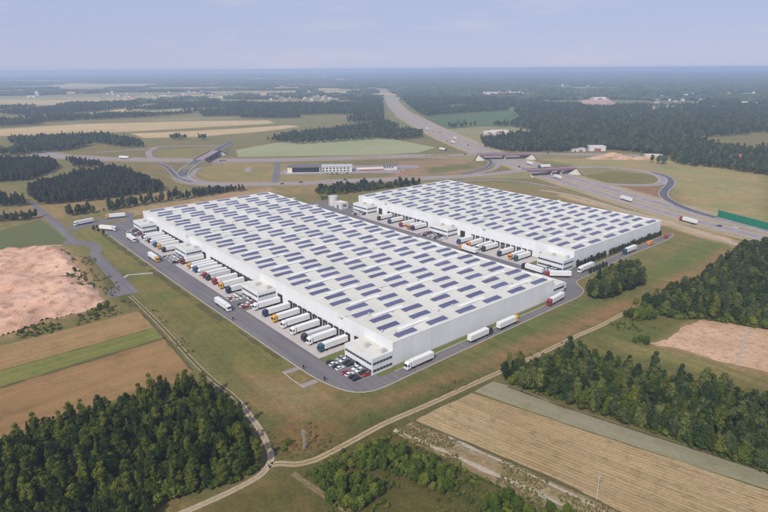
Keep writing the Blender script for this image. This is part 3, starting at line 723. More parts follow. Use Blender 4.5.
earth('roadside', S(158, 138, 118), S(146, 132, 104), S(126, 120, 84), big=0.03, contrast=0.6)
def road(name, px, width, mat, label, z=0.12, skirt=2.0, zs=None, lines=False, verge=0):
    if zs is None: zs = [0.0] * len(px)
    pts = catmull([(*G(p[0], p[1], h), h) for p, h in zip(px, zs)], 12)
    r_ = structure(ribbon(name, pts, width, M[mat], z, skirt=skirt if any(zs) else 0), label)
    if verge:
        ribbon('road_verge', [(p[0], p[1], 0) for p in pts], width + verge, M['roadside'], z - 0.045, parent=r_)
    if lines:
        for s in (-1, 1):
            o2 = offset([(p[0], p[1]) for p in pts], s * (width/2 - 0.5))
            ribbon('edge_line', [(a[0], a[1], p[2]) for a, p in zip(o2, pts)], 0.4, M['paint'], z + 0.02, parent=r_)
    return r_
road('cross_road', [(30, 150), (56, 156), (80, 157.5), (100, 158.8), (150, 159.8), (192, 160.2), (260, 160.3), (330, 158.6), (384, 156.8), (430, 155.5), (465, 154.6), (479, 154.3)], 20, 'asphalt_old', 'long pale cross road left of the first bridge', 0.125, 2.0, [0, 0, 0, 0, 0, 0, 0, 0, 0, 1.0, 5.2, 6.8], True, 26)
road('cross_road', [(529, 153.4), (545, 153.4), (570, 154), (600, 154.5), (640, 155.8)], 14, 'asphalt_old', 'cross road right of the first bridge', 0.125, 2.0, [6.8, 5.0, 1.5, 0, 0], True, 20)
road('link_road', [(183, 176), (188, 180.5), (200, 183), (215, 184), (240, 184.2), (270, 184), (310, 183), (345, 181), (384, 179.5), (430, 178), (470, 175.8), (500, 173), (526, 170)], 14, 'asphalt_old', 'link road behind the warehouses to the second bridge', 0.13, 2.0, [0, 0, 0, 0, 0, 0, 0, 0, 0, 0, 1.0, 4.0, 6.8], True, 16)
road('link_road', [(573, 167.5), (590, 167), (607, 167.2), (633, 169.8), (650, 172.8), (660, 176.5), (663.5, 180.5), (659, 183.8), (650, 185), (633, 185.2), (606, 184), (585, 181.5)], 10, 'asphalt_old', 'ramp looping round the oval island', 0.13, 2.0, [6.8, 5.5, 3, 0.8, 0, 0, 0, 0, 0, 0, 0, 0], True)
road('slip_road', [(650, 172.4), (660, 174.2), (668, 177.8), (671, 182), (668, 187), (663.5, 192), (664.5, 197), (673, 202.5), (684, 207.6), (698, 212.5), (716, 217.5)], 9.5, 'asphalt_new', 'dark slip road winding down to the motorway', 0.14, 2.0, None, True)
road('overpass_road', [(182, 177), (183, 172.5), (188, 167.2), (194, 163), (199, 159.8)], 15, 'asphalt_new', 'dark overpass ramp at the left interchange', 0.15, 1.6, [0, 0, 1.8, 4.6, 6.6], True)
road('overpass_road', [(215.5, 150.6), (219, 148.6), (224, 145.8), (232, 142)], 15, 'asphalt_new', 'short dark overpass ramp beyond the left cross road', 0.15, 1.6, [6.6, 5.4, 2.5, 0], True)
road('slip_road', [(96, 152.5), (130, 150.3), (150, 148), (165, 146.6), (200, 145.8), (222, 146.6)], 9, 'asphalt_old', 'curved slip road above the left oval meadow', 0.13)
road('slip_road', [(156, 147.6), (149.5, 151), (148.5, 154.5), (152, 158), (157, 160)], 9, 'asphalt_old', 'short dark slip road left of the oval meadow', 0.135)
road('slip_road', [(157, 163), (166, 166.5), (171, 171), (175, 175.5), (181, 179.3), (192, 182)], 8, 'asphalt_new', 'dark slip road running down to the link road', 0.14, 2, None, True)
road('slip_road', [(192, 176), (196, 170), (206, 165.5), (222, 163), (240, 162)], 7, 'asphalt_old', 'curved slip road right of the overpass', 0.14)
road('slip_road', [(486, 158), (491, 162), (488, 166.5), (478, 170), (462, 174)], 8, 'asphalt_new', 'dark curved slip road below the first bridge', 0.14, 2, None, True)
road('slip_road', [(495, 160.5), (498, 164.5), (494, 169), (484, 172), (470, 175)], 7, 'asphalt_old', 'outer curved slip road below the first bridge', 0.14)
road('farm_lane', [(540, 190), (575, 196), (620, 209), (680, 226), (740, 246)], 5, 'dirtpale', 'pale lane between motorway and far warehouse', 0.1)
road('farm_lane', [(440, 182), (490, 180), (520, 181.5), (560, 188)], 5, 'asphalt_old', 'narrow lane behind the far warehouse', 0.1)
road('dealership_drive', [(275, 184), (276, 176), (277, 168), (278, 162)], 8, 'asphalt', 'short drive left of the dark glass dealership', 0.11)
structure(polyfill('car_park', GP([(278, 174), (286, 175), (356, 173.5), (400, 173), (400, 169), (420, 168), (418, 165), (352, 165.5), (352, 169.5), (284, 170)]), M['asphalt_old'], 0.1), 'paved forecourt round the dealership buildings', 'car park')
structure(polyfill('paved_island', GP([(244, 171.5), (249, 172.5), (252, 169.5), (250, 166.5), (246, 167.5)]), M['asphalt_old'], 0.1), 'small paved patch left of the dealership', 'paving')

# bridges
def bridge(px0, px1, zdeck, width, label, piers):
    (x0, y0), (x1, y1) = G(*px0, zdeck), G(*px1, zdeck)
    L = math.hypot(x1-x0, y1-y0); a = math.atan2(y1-y0, x1-x0)
    e = tag(empty('road_bridge', ((x0+x1)/2, (y0+y1)/2, 0), a), label, 'bridge')
    h = width / 2
    link('deck', MB().box(-L/2, L/2, -h, h, zdeck - 0.5, zdeck + 0.1).me('deck'), e, M['asphalt_old'])
    for s in (-1, 1):
        link('girder', MB().box(-L/2 - 0.5, L/2 + 0.5, s*h - 0.4, s*h + 0.4, zdeck - 1.5, zdeck + 1.0).me('girder'), e, M['bridge_red'])
        link('abutment', MB().box(s*L/2 - 1.5, s*L/2 + 1.5, -h + 0.6, h - 0.6, 0, zdeck - 0.55).me('abutment'), e, M['bridge_conc'])
        for s2 in (-1, 1):                      # paved quarter cones at the bridge ends
            link('slope_paving', MB().cyl(s*(L/2 + 0.5), s2*(h - 0.5), 0, 9.5, zdeck - 0.9, 16, r2=0.8).me('slope_paving'), e, M['bridge_conc'])
    for t in piers:
        link('pier', MB().box(t*L - 0.7, t*L + 0.7, -h + 1.5, h - 1.5, 0, zdeck - 0.6).me('pier'), e, M['bridge_conc'])
bridge((478, 154.5), (530, 153.4), 6.8, 15, 'long road bridge with reddish girders, farther of the two over the motorway', (0.0,))
bridge((199, 159.8), (215.5, 150.6), 6.6, 15, 'short overpass bridge over the left cross road', (-0.18, 0.2))
bridge((525, 170.3), (573, 167.6), 6.8, 12, 'nearer of the two reddish road bridges over the motorway', (0.02, 0.22))

# ------------------------------------------------------------------ warehouses
BAY, COL = 19.2, 20.4
solar_me = MB().box(-6.0, 6.0, -1.65, 1.65, 0.0, 0.09).me('solar_panel')
# tilt frames lift one edge of the strip
solar_me = mesh('solar_panel', [(-6, -1.65, 0.12), (6, -1.65, 0.12), (6, 1.65, 0.42), (-6, 1.65, 0.42), (-6, -1.65, 0.20), (6, -1.65, 0.20), (6, 1.65, 0.50), (-6, 1.65, 0.50),
                                (-6, 1.62, 0.0), (6, 1.62, 0.0), (-6, -1.62, 0.0), (6, -1.62, 0.0)],
                [(4, 5, 6, 7), (0, 3, 2, 1), (0, 1, 5, 4), (1, 2, 6, 5), (2, 3, 7, 6), (3, 0, 4, 7), (3, 8, 9, 2), (0, 1, 11, 10)])
def vault(L, w, h, n=7):
    prof = [(w/2 * math.cos(math.pi * i / n), h * math.sin(math.pi * i / n)) for i in range(n + 1)]
    v, f = [], []
    for x in (-L/2, L/2):
        v += [(x, p, z + 0.12) for p, z in prof] + [(x, w/2, 0), (x, -w/2, 0)]
    k = n + 3
    for i in range(n): f.append((i, i+1, k+i+1, k+i))
    f += [(0, k, k + n + 1, n + 1), (n, n + 2, k + n + 2, k + n), tuple(list(range(n, -1, -1)) + [n+1, n+2]), tuple([k+i for i in range(n+1)] + [k+n+2, k+n+1])]
    return mesh('skylight', v, f, False)
sky_me = vault(19.0, 2.9, 0.3)
door_me = MB().box(-0.14, 0.0, -1.29, 1.29, 1.12, 4.04).me('dock_door')
sh = MB(); sh.box(-0.7, 0.02, -1.62, -1.3, 0.9, 4.1).box(-0.7, 0.02, 1.3, 1.62, 0.9, 4.1).box(-0.8, 0.02, -1.62, 1.62, 4.05, 4.55).box(-0.4, 0.02, -1.3, 1.3, 0.5, 1.1)
shelter_me = sh.me('dock_shelter')
gate_me = MB().box(-0.12, 0.0, -2.0, 2.0, 0.0, 4.8).box(-0.5, 0.0, -2.2, -2.0, 0, 5.0).box(-0.5, 0.0, 2.0, 2.2, 0, 5.0).box(-0.6, 0.0, -2.2, 2.2, 4.8, 5.2).me('level_gate')
unit_me = MB().box(-1.4, 1.4, -0.9, 0.9, 0.15, 1.5, 0.1, 0.1).box(-1.2, -0.9, -0.8, 0.8, 0, 0.2).box(0.9, 1.2, -0.8, 0.8, 0, 0.2).cyl(-0.6, 0, 1.5, 0.5, 0.18).cyl(0.7, 0, 1.5, 0.5, 0.18).me('rooftop_unit')
vent_me = MB().cyl(0, 0, 0, 0.35, 0.8, 8).cyl(0, 0, 0.8, 0.55, 0.25, 8).me('roof_vent')

def wall_ring(L, Wd, z0, z1, t):
    """four walls in hall coordinates x across, y along"""
    m_ = MB()
    m_.box(0, t, 0, L, z0, z1).box(Wd - t, Wd, 0, L, z0, z1).box(t, Wd - t, 0, t, z0, z1).box(t, Wd - t, L - t, L, z0, z1)
    return m_.me('wall')

def office(par, x0, x1, y0, y1, h):
    """two-storey office box built onto the hall front; ribbons of glass on both floors"""
    o = link('office_block', wall_ring2(x0, x1, y0, y1, h), par, M['cladding'])
    link('roof', MB().box(x0 + 0.3, x1 - 0.02, y0 + 0.3, y1 - 0.3, h - 0.7, h - 0.55).me('roof'), o, M['membrane'])
    for (za, zb) in ((1.1, 2.4), (4.6, 5.8)):
        for (a0, a1, b0, b1) in ((x0 - 0.03, x0 + 0.2, y0 + 0.5, y1 - 0.5), (x0 + 0.5, x1 - 0.4, y0 - 0.03, y0 + 0.2), (x0 + 0.5, x1 - 0.4, y1 - 0.2, y1 + 0.03)):
            link('window_band', MB().box(a0, a1, b0, b1, za, zb).me('window_band'), o, M['office_glass'])
            m_ = MB(); lng = max(a1 - a0, b1 - b0); n = int(lng / 1.6)
            for k in range(1, n):
                if a1 - a0 < b1 - b0: yy = b0 + (b1 - b0) * k / n; m_.box(a0 - 0.05, a0 + 0.1, yy - 0.07, yy + 0.07, za, zb)
                else:
                    xx = a0 + (a1 - a0) * k / n; bb = b0 - 0.05 if b0 < y0 + 1 and b1 < y0 + 1 else b1 - 0.1
                    m_.box(xx - 0.07, xx + 0.07, bb, bb + 0.15, za, zb)
            link('mullions', m_.me('mullions'), o, M['plant_grey'])
    for k in range(2):
        u_ = link('rooftop_unit', unit_me, o, M['plant_grey']); u_.location = (x1 - 3.0 - 2.2*k, y0 + 3.0 + 9*k, h - 0.55)
    link('entrance_door', MB().box(x0 - 0.1, x0 + 0.1, (y0+y1)/2 - 1.1, (y0+y1)/2 + 1.1, 0.0, 2.6).me('entrance_door'), o, M['glass_dark'])
    return o
def wall_ring2(x0, x1, y0, y1, h):
    t = 0.3
    return MB().box(x0, x0 + t, y0, y1, 0, h).box(x0 + t, x1, y0, y0 + t, 0, h).box(x0 + t, x1, y1 - t, y1, 0, h).box(x0 + t, x1 - 0.01, y0 + t, y1 - t, h - 1.3, h - 0.7).me('office_block')

def warehouse(u0, w0, L, Wd, npairs, label, offices, backs, docks, gates):
    x, y = LA(u0, w0)
    e = tag(empty('warehouse', (x, y, 0), ROT), label, 'warehouse', 'two white logistics halls')
    HT = 11.9
    link('wall', wall_ring(L, Wd, 0, HT, 0.35), e, M['cladding'])
    link('wall_base', MB().box(-0.06, 0.3, 0.05, L - 0.05, 0, 0.6).box(0.05, Wd - 0.05, -0.06, 0.3, 0, 0.6).me('wall_base'), e, M['kerb'])
    link('parapet_cap', MB().box(-0.08, 0.45, -0.08, L + 0.08, HT, HT + 0.12).box(Wd - 0.45, Wd + 0.08, -0.08, L + 0.08, HT, HT + 0.12).box(0.45, Wd - 0.45, -0.08, 0.45, HT, HT + 0.12).box(0.45, Wd - 0.45, L - 0.45, L + 0.08, HT, HT + 0.12).me('parapet_cap'), e, M['skylight'])
    v, f = [], []
    nb = int(round(Wd / COL))
    for i in range(nb * 2 + 1):                       # gently folded membrane roof
        xx = 0.36 + (Wd - 0.72) * i / (nb * 2); zz = HT - 0.75 + (0.35 if i % 2 else 0.0)
        v += [(xx, 0.36, zz), (xx, L - 0.36, zz)]
        if i: f.append((2*i-2, 2*i, 2*i+1, 2*i-1))
    rf = link('roof', mesh('roof', v, f), e, M['membrane'])
    ZR = HT - 0.38
    nrow = 6
    for c_ in range(nrow):
        xc = 11.6 + COL * c_
        def pnl(px, py):
            o = link('solar_panel', solar_me, rf, M['solar']); o.location = (px, py, ZR)
        pnl(xc, 4.5)
        for k in range(npairs):
            yc = 19.4 + BAY * k
            pnl(xc - 1.4, yc - 4.4); pnl(xc + 1.4, yc + 4.4)
        pnl(xc - 0.6, 19.4 + BAY * npairs - 2.6)
    rr = random.Random(int(L))
    for c_ in range(0, nrow, 2):
        for k in range(npairs + 1):
            o = link('skylight', sky_me, rf, M['skylight']); o.location = (21.6 + COL * c_, 9.8 + BAY * k, ZR)
    dull = vault(9.0, 3.0, 0.4); dull.name = 'smoke_hatch'
    for q in range(14):
        o = link('smoke_hatch', dull, rf, M['skylight_dull']); o.location = (11.6 + COL * rr.randrange(nrow) + rr.choice((-8.5, 8.8)), 19.4 + BAY * rr.randrange(npairs), ZR - 0.1)
    for q in range(30):
        o = link('roof_vent', vent_me, rf, M['plant_grey']); o.location = (rr.uniform(4, Wd - 4), 9.8 + BAY * rr.randrange(npairs) + rr.choice((-2.6, 2.6)), ZR - 0.2)
    for (y0, y1) in offices: office(e, -11.8, 0.0, y0, y1, 7.9)
    for (y0, y1) in backs:
        o = link('office_block', MB().box(Wd, Wd + 11.5, y0, y1, 0, 7.9).me('office_block'), e, M['cladding'])
        link('roof', MB().box(Wd + 0.3, Wd + 11.2, y0 + 0.3, y1 - 0.3, 7.91, 8.0).me('roof'), o, M['membrane'])
        for (za, zb) in ((1.1, 2.4), (4.6, 5.8)):
            link('window_band', MB().box(Wd + 0.6, Wd + 11.0, y0 - 0.04, y0 + 0.1, za, zb).me('window_band'), o, M['glass_dark'])
    for yd in docks:
        o = link('dock_shelter', shelter_me, e, M['seal']); o.location = (0, yd, 0)
        o = link('dock_door', door_me, e, M['dockdoor']); o.location = (-0.02, yd, 0)
    for yd in gates:
        o = link('level_gate', gate_me, e, M['seal']); o.location = (-0.02, yd, 0)
    return e
DK = 4.85
docksA = [33.2 + DK * k for k in range(12)] + [131.2 + DK * k for k in range(13)] + [233 + DK * k for k in range(11)]
warehouse(0, 0, 328, 121.5, 16, 'long white warehouse with rooftop solar panels, nearer of the two halls', [(0.0, 20), (102.5, 122), (206, 226), (297, 318)], [(0.0, 20), (103, 123)], docksA, [25.5, 97.8, 126.8, 202.2, 229, 293.6])
docksB = [34.4 + DK * k for k in range(12)] + [139.5 + DK * k for k in range(11)]
warehouse(22.4, 177.5, 233, 121.5, 11, 'shorter white warehouse with rooftop solar panels behind the near hall', [(0.0, 20), (104, 124), (205, 226)], [], docksB, [24.0, 98.5, 129, 200])

# tank and pump house at the far end of the middle yard
tx, ty = LA(281, 166)
t_ = tag(empty('water_tank', (tx, ty, 0), ROT), 'white cylindrical water tank behind the near warehouse', 'tank')
link('shell', MB().cyl(0, 0, 0, 4.6, 9.0, 28).me('shell'), t_, M['wallwhite'])
link('roof_cone', MB().cyl(0, 0, 9.0, 4.75, 0.8, 28, r2=0.5).me('roof_cone'), t_, M['plant_grey'])
ld = MB(); ld.bar((-4.75, -0.3, 0.3), (-4.75, -0.3, 9.4), 0.06).bar((-4.75, 0.3, 0.3), (-4.75, 0.3, 9.4), 0.06)
for k in range(22): ld.bar((-4.75, -0.3, 0.6 + 0.4*k), (-4.75, 0.3, 0.6 + 0.4*k), 0.04)
link('ladder', ld.me('ladder'), t_, M['steel'])
hx, hy = LA(266, 164.5)
h_ = tag(empty('pump_house', (hx, hy, 0), ROT), 'small white flat roofed block beside the water tank', 'building')
link('wall', MB().box(-4, 4, -6, 6, 0, 5.6).me('wall'), h_, M['wallwhite'])
link('roof', MB().box(-4.2, 4.2, -6.2, 6.2, 5.6, 6.0).me('roof'), h_, M['membrane'])
link('door', MB().box(-4.06, -3.9, -1.5, 1.5, 0, 3.6).me('door'), h_, M['dockdoor'])
link('window', MB().box(-2, 2, -6.06, -5.9, 2.6, 4.0).me('window'), h_, M['glass_dark'])

# ------------------------------------------------------------------ vehicles
def bevelled(mb, name, off=0.12):
    import bmesh
    me = mb.me(name); bm = bmesh.new(); bm.from_mesh(me)
    bmesh.ops.bevel(bm, geom=list(bm.edges), offset=off, segments=1, affect='EDGES'); bm.to_mesh(me); bm.free()
    return me
TR = {}
TR['trailer'] = bevelled(MB().box(-8.25, 5.2, -1.27, 1.27, 1.15, 4.0), 'trailer', 0.06)
TR['rail'] = MB().box(-8.2, 5.3, -0.9, 0.9, 0.85, 1.15).box(-6.9, -3.2, -1.2, 1.2, 0.55, 0.85).box(3.4, 8.0, -0.95, 0.95, 0.55, 0.85).box(-2.4, 1.6, -1.2, 1.2, 0.5, 1.0).me('chassis')
cabp = MB().prism([(5.75, 0.75), (8.2, 0.55), (8.25, 1.7), (7.95, 3.2), (7.2, 3.85), (5.75, 3.95)], -1.24, 1.24)
TR['cab'] = bevelled(cabp, 'cab', 0.1)
TR['glass'] = MB().prism([(8.27, 1.85), (8.30, 1.95), (8.02, 3.05), (7.96, 3.05), (8.2, 1.85)], -1.08, 1.08).box(6.9, 7.75, -1.262, 1.262, 2.0, 2.85).me('windscreen')
TR['wheel'] = MB().cyl(0, -0.17, 0, 0.5, 0.34, 12, 'y').me('wheel')
def truck(x, y, rz, cab, label, group, trailer='trailer_white', wheels=True, name='articulated_lorry'):
    e = tag(empty(name, (x, y, 0.045), rz), label, 'truck', group)
    link('trailer', TR['trailer'], e, M[trailer]); link('chassis', TR['rail'], e, M['underframe'])
    c_ = link('cab', TR['cab'], e, M['paint_' + cab]); link('windscreen', TR['glass'], c_, M['glass_dark'])
    if wheels:
        for wx in (7.0, 4.1, -4.0, -5.3, -6.6):
            for wy in (-1.05, 1.05):
                o = link('wheel', TR['wheel'], e, M['tyre']); o.location = (wx, wy, 0.5)
    return e
ORD = ['first', 'second', 'third', 'fourth', 'fifth', 'sixth', 'seventh', 'eighth', 'ninth', 'tenth', 'eleventh', 'twelfth']
def docked(w_wall, slots, place, side, u_off=0.0):
    n = len(slots)
    for i, (u, cab, tr) in enumerate(slots):
        x, y = LA(u + u_off + random.uniform(-0.15, 0.15), w_wall - 0.95 - 8.25 + random.uniform(-0.25, 0.1))
        truck(x, y, ROT + math.pi + random.uniform(-0.012, 0.012), cab, 'lorry with %s cab, %s from right in %s' % (cab, ORD[i], place), 'lorries backed onto the docks', tr)
W_, G_ = 'trailer_white', 'trailer_grey'
docked(0, [(33.2, 'teal', W_), (42.9, 'white', W_), (47.8, 'charcoal', G_), (57.5, 'white', W_), (67.2, 'white', W_), (76.9, 'yellow', W_), (86.6, 'navy', W_), (97.8, 'white', W_)], 'near warehouse right dock row', 0)
docked(0, [(131.2, 'navy', W_), (140.9, 'yellow', W_), (150.6, 'red', W_), (160.3, 'charcoal', G_), (165.2, 'red', W_), (172.5, 'white', W_), (179.7, 'blue', W_), (184.5, 'white', W_), (189.4, 'yellow', W_), (202.2, 'darkred', W_)], 'near warehouse middle dock row', 0)
docked(0, [(237.8, 'charcoal', W_), (247.6, 'yellow', W_), (254.8, 'blue', W_), (262.1, 'white', W_), (268.0, 'charcoal', W_), (276.6, 'white', W_), (281.5, 'charcoal', W_)], 'near warehouse left dock row', 0)
docked(177.5, [(34.4, 'teal', W_), (39.2, 'orange', W_), (48.9, 'charcoal', W_), (63.5, 'charcoal', W_), (68.4, 'white', W_), (78.0, 'orange', W_), (87.7, 'blue', W_)], 'far warehouse right dock row', 0, 22.4)
docked(177.5, [(139.5, 'navy', W_), (144.3, 'orange', W_), (154, 'red', W_), (168.6, 'blue', W_), (183.1, 'charcoal', W_)], 'far warehouse left dock row', 0, 22.4)
def truck_uw(a, b, cab, label, **kw):
    """cab towards a, tail at b (hall coordinates u,w)"""
    p, q = np.array(LA(*a)), np.array(LA(*b)); m_ = (p + q) / 2
    return truck(m_[0], m_[1], math.atan2(p[1]-q[1], p[0]-q[0]), cab, label, 'lorries driving round the yards', **kw)
truck_uw((104.6, -28.2), (121, -28.2), 'white', 'white lorry driving along the yard road below the middle office')
truck_uw((216.5, -27.8), (233, -27.8), 'yellow', 'yellow cabbed lorry driving along the yard road further left')
truck_uw((277, -24.2), (293.5, -24.2), 'white', 'white lorry driving on the yard road by the left end office')
truck_uw((322, -25.0), (336, -33.5), 'white', 'white lorry entering the yard beside the dark bushes')
truck_uw((371.5, -19.5), (367, -4.5), 'yellow', 'yellow cabbed lorry waiting on the entrance road behind the left end')
truck_uw((362.4, -47.5), (366, -31.5), 'white', 'white lorry turning off the access road, farthest left')
truck_uw((-6.2, 2.2), (-6.1, 18.4), 'white', 'white lorry just right of the near corner office')
truck_uw((-6.1, 60), (-6.2, 43.6), 'charcoal', 'lorry with dark cab driving up beside the end wall')
truck_uw((-6.0, 82), (-6.1, 65.5), 'yellow', 'yellow cabbed lorry driving up beside the end wall')
truck_uw((-4.6, 110.8), (-3.0, 127.2), 'red', 'red cabbed lorry coming down beside the end wall')
truck_uw((5.5, 142.5), (4.0, 126.5), 'white', 'white lorry behind the far right corner of near warehouse')
truck_uw((101, 152.6), (85, 152.2), 'orange', 'orange cabbed lorry driving in the middle yard')
truck_uw((45, 153.0), (28.6, 152.6), 'navy', 'navy cabbed lorry driving in the middle yard')
truck_uw((24.5, 150.5), (14.5, 161.0), 'red', 'red cabbed lorry turning into the middle yard')
truck_uw((14.6, 172.5), (15.0, 188.6), 'white', 'white lorry below the far warehouse right end office')
truck_uw((15.6, 231), (15.9, 247.5), 'teal', 'teal cabbed lorry beside the far warehouse tree row')
VM = {'body': bevelled(MB().prism([(-3.2, 0.5), (3.2, 0.5), (3.25, 1.5), (2.5, 1.75), (1.9, 2.9), (-3.2, 2.95)], -1.1, 1.1), 'body', 0.1),
      'glass': MB().prism([(2.56, 1.78), (2.62, 1.78), (2.02, 2.75), (1.96, 2.75)], -0.95, 0.95).box(0.9, 1.9, -1.11, 1.11, 1.75, 2.5).me('windscreen')}
def van(x, y, rz, col, label, group):
    e = tag(empty('delivery_van', (x, y, 0.04), rz), label, 'van', group)
    link('body', VM['body'], e, M['paint_' + col]); link('windscreen', VM['glass'], e, M['glass_dark'])
    for wx in (-2, 2.1):
        for wy in (-0.95, 0.95):
            o = link('wheel', TR['wheel'], e, M['tyre']); o.location = (wx, wy, 0.42); o.scale = (0.84, 0.7, 0.84)
x, y = LA(15.0, 268.6); van(x, y, ROT, 'orange', 'orange van on the road beside the far warehouse trees', 'vans on the side road')
x, y = LA(15.8, 296.5); van(x, y, ROT + 0.3, 'red', 'red van at the far end of the side road', 'vans on the side road')
CM = {'body': bevelled(MB().prism([(-2.15, 0.35), (2.1, 0.35), (2.15, 0.75), (1.0, 0.95), (-2.1, 1.0)], -0.88, 0.88), 'body', 0.07),
      'cabin': MB().prism([(-1.95, 0.95), (1.0, 0.92), (0.3, 1.42), (-1.45, 1.45)], -0.78, 0.78).me('cabin_glass'),
      'roof': MB().box(-1.35, 0.2, -0.74, 0.74, 1.43, 1.49).me('roof')}
def car(x, y, rz, col, label, group, wheels=True):
    e = tag(empty('car', (x, y, 0.045), rz), label, 'car', group)
    link('body', CM['body'], e, M['paint_' + col]); link('cabin_glass', CM['cabin'], e, M['glass_dark']); link('roof', CM['roof'], e, M['paint_' + col])
    if wheels:
        for wx in (-1.35, 1.35):
            for wy in (-0.76, 0.76):
                o = link('wheel', TR['wheel'], e, M['tyre']); o.location = (wx, wy, 0.32); o.scale = (0.64, 0.6, 0.64)
    return e
def lot(u0, w0, rows_, place, group):
    """cars nose in, one string of colours per rank, right to left"""
    for j, rk in enumerate(rows_):
        for i, c_ in enumerate(rk):
            if c_ == '.': continue
            col = dict(k='black', w='white', s='silver', r='red', b='blue', n='navy')[c_]
            x, y = LA(u0 + 2.45 * i, w0 + 5.4 * j)
            car(x, y, ROT + (math.pi if j % 2 else 0) + random.uniform(-0.04, 0.04), col, '%s car parked in the %s rank %s' % (col, ('outer', 'inner', 'innermost')[j], place), group)
    x0, y0 = LA(u0 - 1.5, w0 - 2.8)
    mk = MB(); L = max(len(r) for r in rows_)
    for j in range(len(rows_)):
        for i in range(L + 1): mk.box((5.4*j) + 0.4, 5.4*j + 5.0, 2.45*i + 0.2, 2.45*i + 0.32, 0.048, 0.052)
    o = link('parking_lines', mk.me('parking_lines'), None, M['paint']); o.location = (x0, y0, 0); o.rotation_euler = (0, 0, ROT)
    tag(o, 'white parking bay lines ' + place, 'road marking', kind='structure')
lot(1.6, -19.2, ['kkwr', 'rkww'], 'of the car park at the near corner office', 'cars parked by the near corner office')
lot(13.6, -19.2, ['wkwk', 'kkws'], 'left of the near corner office entrance', 'cars parked by the near corner office')
lot(104.2, -19.0, ['rwk', 'wrw'], 'right of the middle office entrance', 'cars parked by the middle office')
lot(117.5, -19.0, ['wrw.', 'wsww'], 'left of the middle office entrance', 'cars parked by the middle office')
lot(208, -19.0, ['kwsw', 'wkws'], 'below the second office from the left', 'cars parked by the second office')
lot(219, -19.0, ['swk', 'wws'], 'left of the second office from the left', 'cars parked by the second office')
lot(298, -19.0, ['kwkk', 'rkwk'], 'below the left end office', 'cars parked by the left end office')
lot(310, -19.0, ['wks', 'rkw'], 'left of the left end office', 'cars parked by the left end office')
lot(126.5, 158.5, ['wskw', 'wwkr'], 'right of the far hall middle office', 'cars parked by the far hall middle office')
lot(139, 158.5, ['wrkw', 'wskr'], 'left of the far hall middle office', 'cars parked by the far hall middle office')
lot(25, 158.5, ['wswk', 'kwws'], 'of the far hall right end office', 'cars parked by the far hall right office')
lot(230, 158.5, ['wrkw', 'kwsw'], 'of the far hall left end office', 'cars parked by the far hall left office')
# traffic on the motorway and roads
def on_px(px, py, toward, kind, col, label, group, z=0.13, h=0.0):
    p, q = G(px, py, h), G(*toward, h); a = math.atan2(q[1]-p[1], q[0]-p[0])
    if kind == 'truck':
        e = truck(p[0], p[1], a, col, label, group)
    else:
        e = car(p[0], p[1], a, col, label, group)
    e.location.z = z + h
MG = 'vehicles on the motorway'
for (px, py, t, k, c_, lb) in [
    (625.5, 200.6, (600, 192.5), 'truck', 'white', 'white lorry on the near motorway carriageway beyond far warehouse'),
    (688, 222.6, (660, 215), 'truck', 'red', 'lorry with red cab on the motorway in front of the green barrier'),
    (557, 178.5, (540, 172), 'truck', 'white', 'white lorry just this side of the nearer bridge'),
    (530, 164.8, (540, 168), 'truck', 'white', 'white lorry between the two bridges'),
    (455, 139.3, (470, 145.5), 'truck', 'white', 'white lorry on the motorway beyond the farther bridge'),
    (452.5, 143.2, (440, 138), 'truck', 'white', 'second white lorry on the motorway beyond the farther bridge'),
    (427, 129.5, (415, 123), 'truck', 'white', 'white lorry on the motorway beside the forest edge'),
    (645, 204.6, (620, 197), 'car', 'white', 'white car just behind the motorway lorry'), (719, 226.5, (690, 219), 'car', 'blue', 'blue car on near carriageway by the barrier'),
    (735, 228.2, (760, 234), 'car', 'white', 'white car on the motorway at the right edge'), (519, 167, (505, 162), 'car', 'black', 'dark car on the motorway near the first bridge'),
    (447, 141.3, (440, 138), 'car', 'black', 'dark car on the motorway beyond bridges'), (468, 145.5, (480, 150), 'car', 'black', 'black car on the right motorway carriageway'),
    (416, 125.5, (410, 121), 'car', 'white', 'small white car far along the motorway'), (433, 131.6, (425, 127), 'car', 'red', 'red car on the motorway beyond the bridges'),
    (405, 116.5, (400, 112), 'car', 'white', 'small white car farther along the motorway'), (440, 133, (450, 137), 'car', 'blue', 'blue car on the motorway beyond the bridges')]:
    on_px(px, py, t, k, c_, lb, MG)
RG = 'vehicles on the interchange roads'
for (px, py, t, k, c_, lb, h) in [
    (124.5, 158.6, (150, 159.6), 'truck', 'white', 'white lorry on the left cross road', 0), (167.5, 146.8, (150, 148.5), 'car', 'white', 'white car on the slip road above the oval meadow', 0),
    (221, 161.3, (240, 161.3), 'car', 'black', 'black car on the cross road right of the overpass', 0), (224.5, 161.0, (240, 161.2), 'car', 'black', 'second black car right of the overpass', 0),
    (282, 184.2, (260, 184.5), 'car', 'black', 'black car on the link road behind near warehouse', 0), (301, 182.6, (320, 182), 'car', 'black', 'dark car on the link road below the dealership', 0),
    (345, 180.2, (330, 180.8), 'car', 'black', 'dark car on the link road left of far warehouse', 0), (395, 157.2, (410, 156.8), 'car', 'white', 'white car on the cross road behind the dealership', 0),
    (405, 156.2, (390, 156.6), 'car', 'white', 'second white car on the cross road behind dealership', 0), (443, 150.5, (452, 152), 'truck', 'blue', 'blue lorry parked beside the motorway', 0),
    (544, 167.9, (530, 168.7), 'truck', 'blue', 'blue lorry crossing the nearer bridge', 6.8), (465, 154.8, (455, 155), 'car', 'black', 'dark car just left of the farther bridge', 5.2),
    (620, 154.6, (600, 154.2), 'car', 'white', 'white car on the right cross road', 0), (548, 153.6, (560, 153.8), 'car', 'black', 'dark car just right of the farther bridge', 4.8)]:
    on_px(px, py, t, k, c_, lb, RG, 0.16, h)

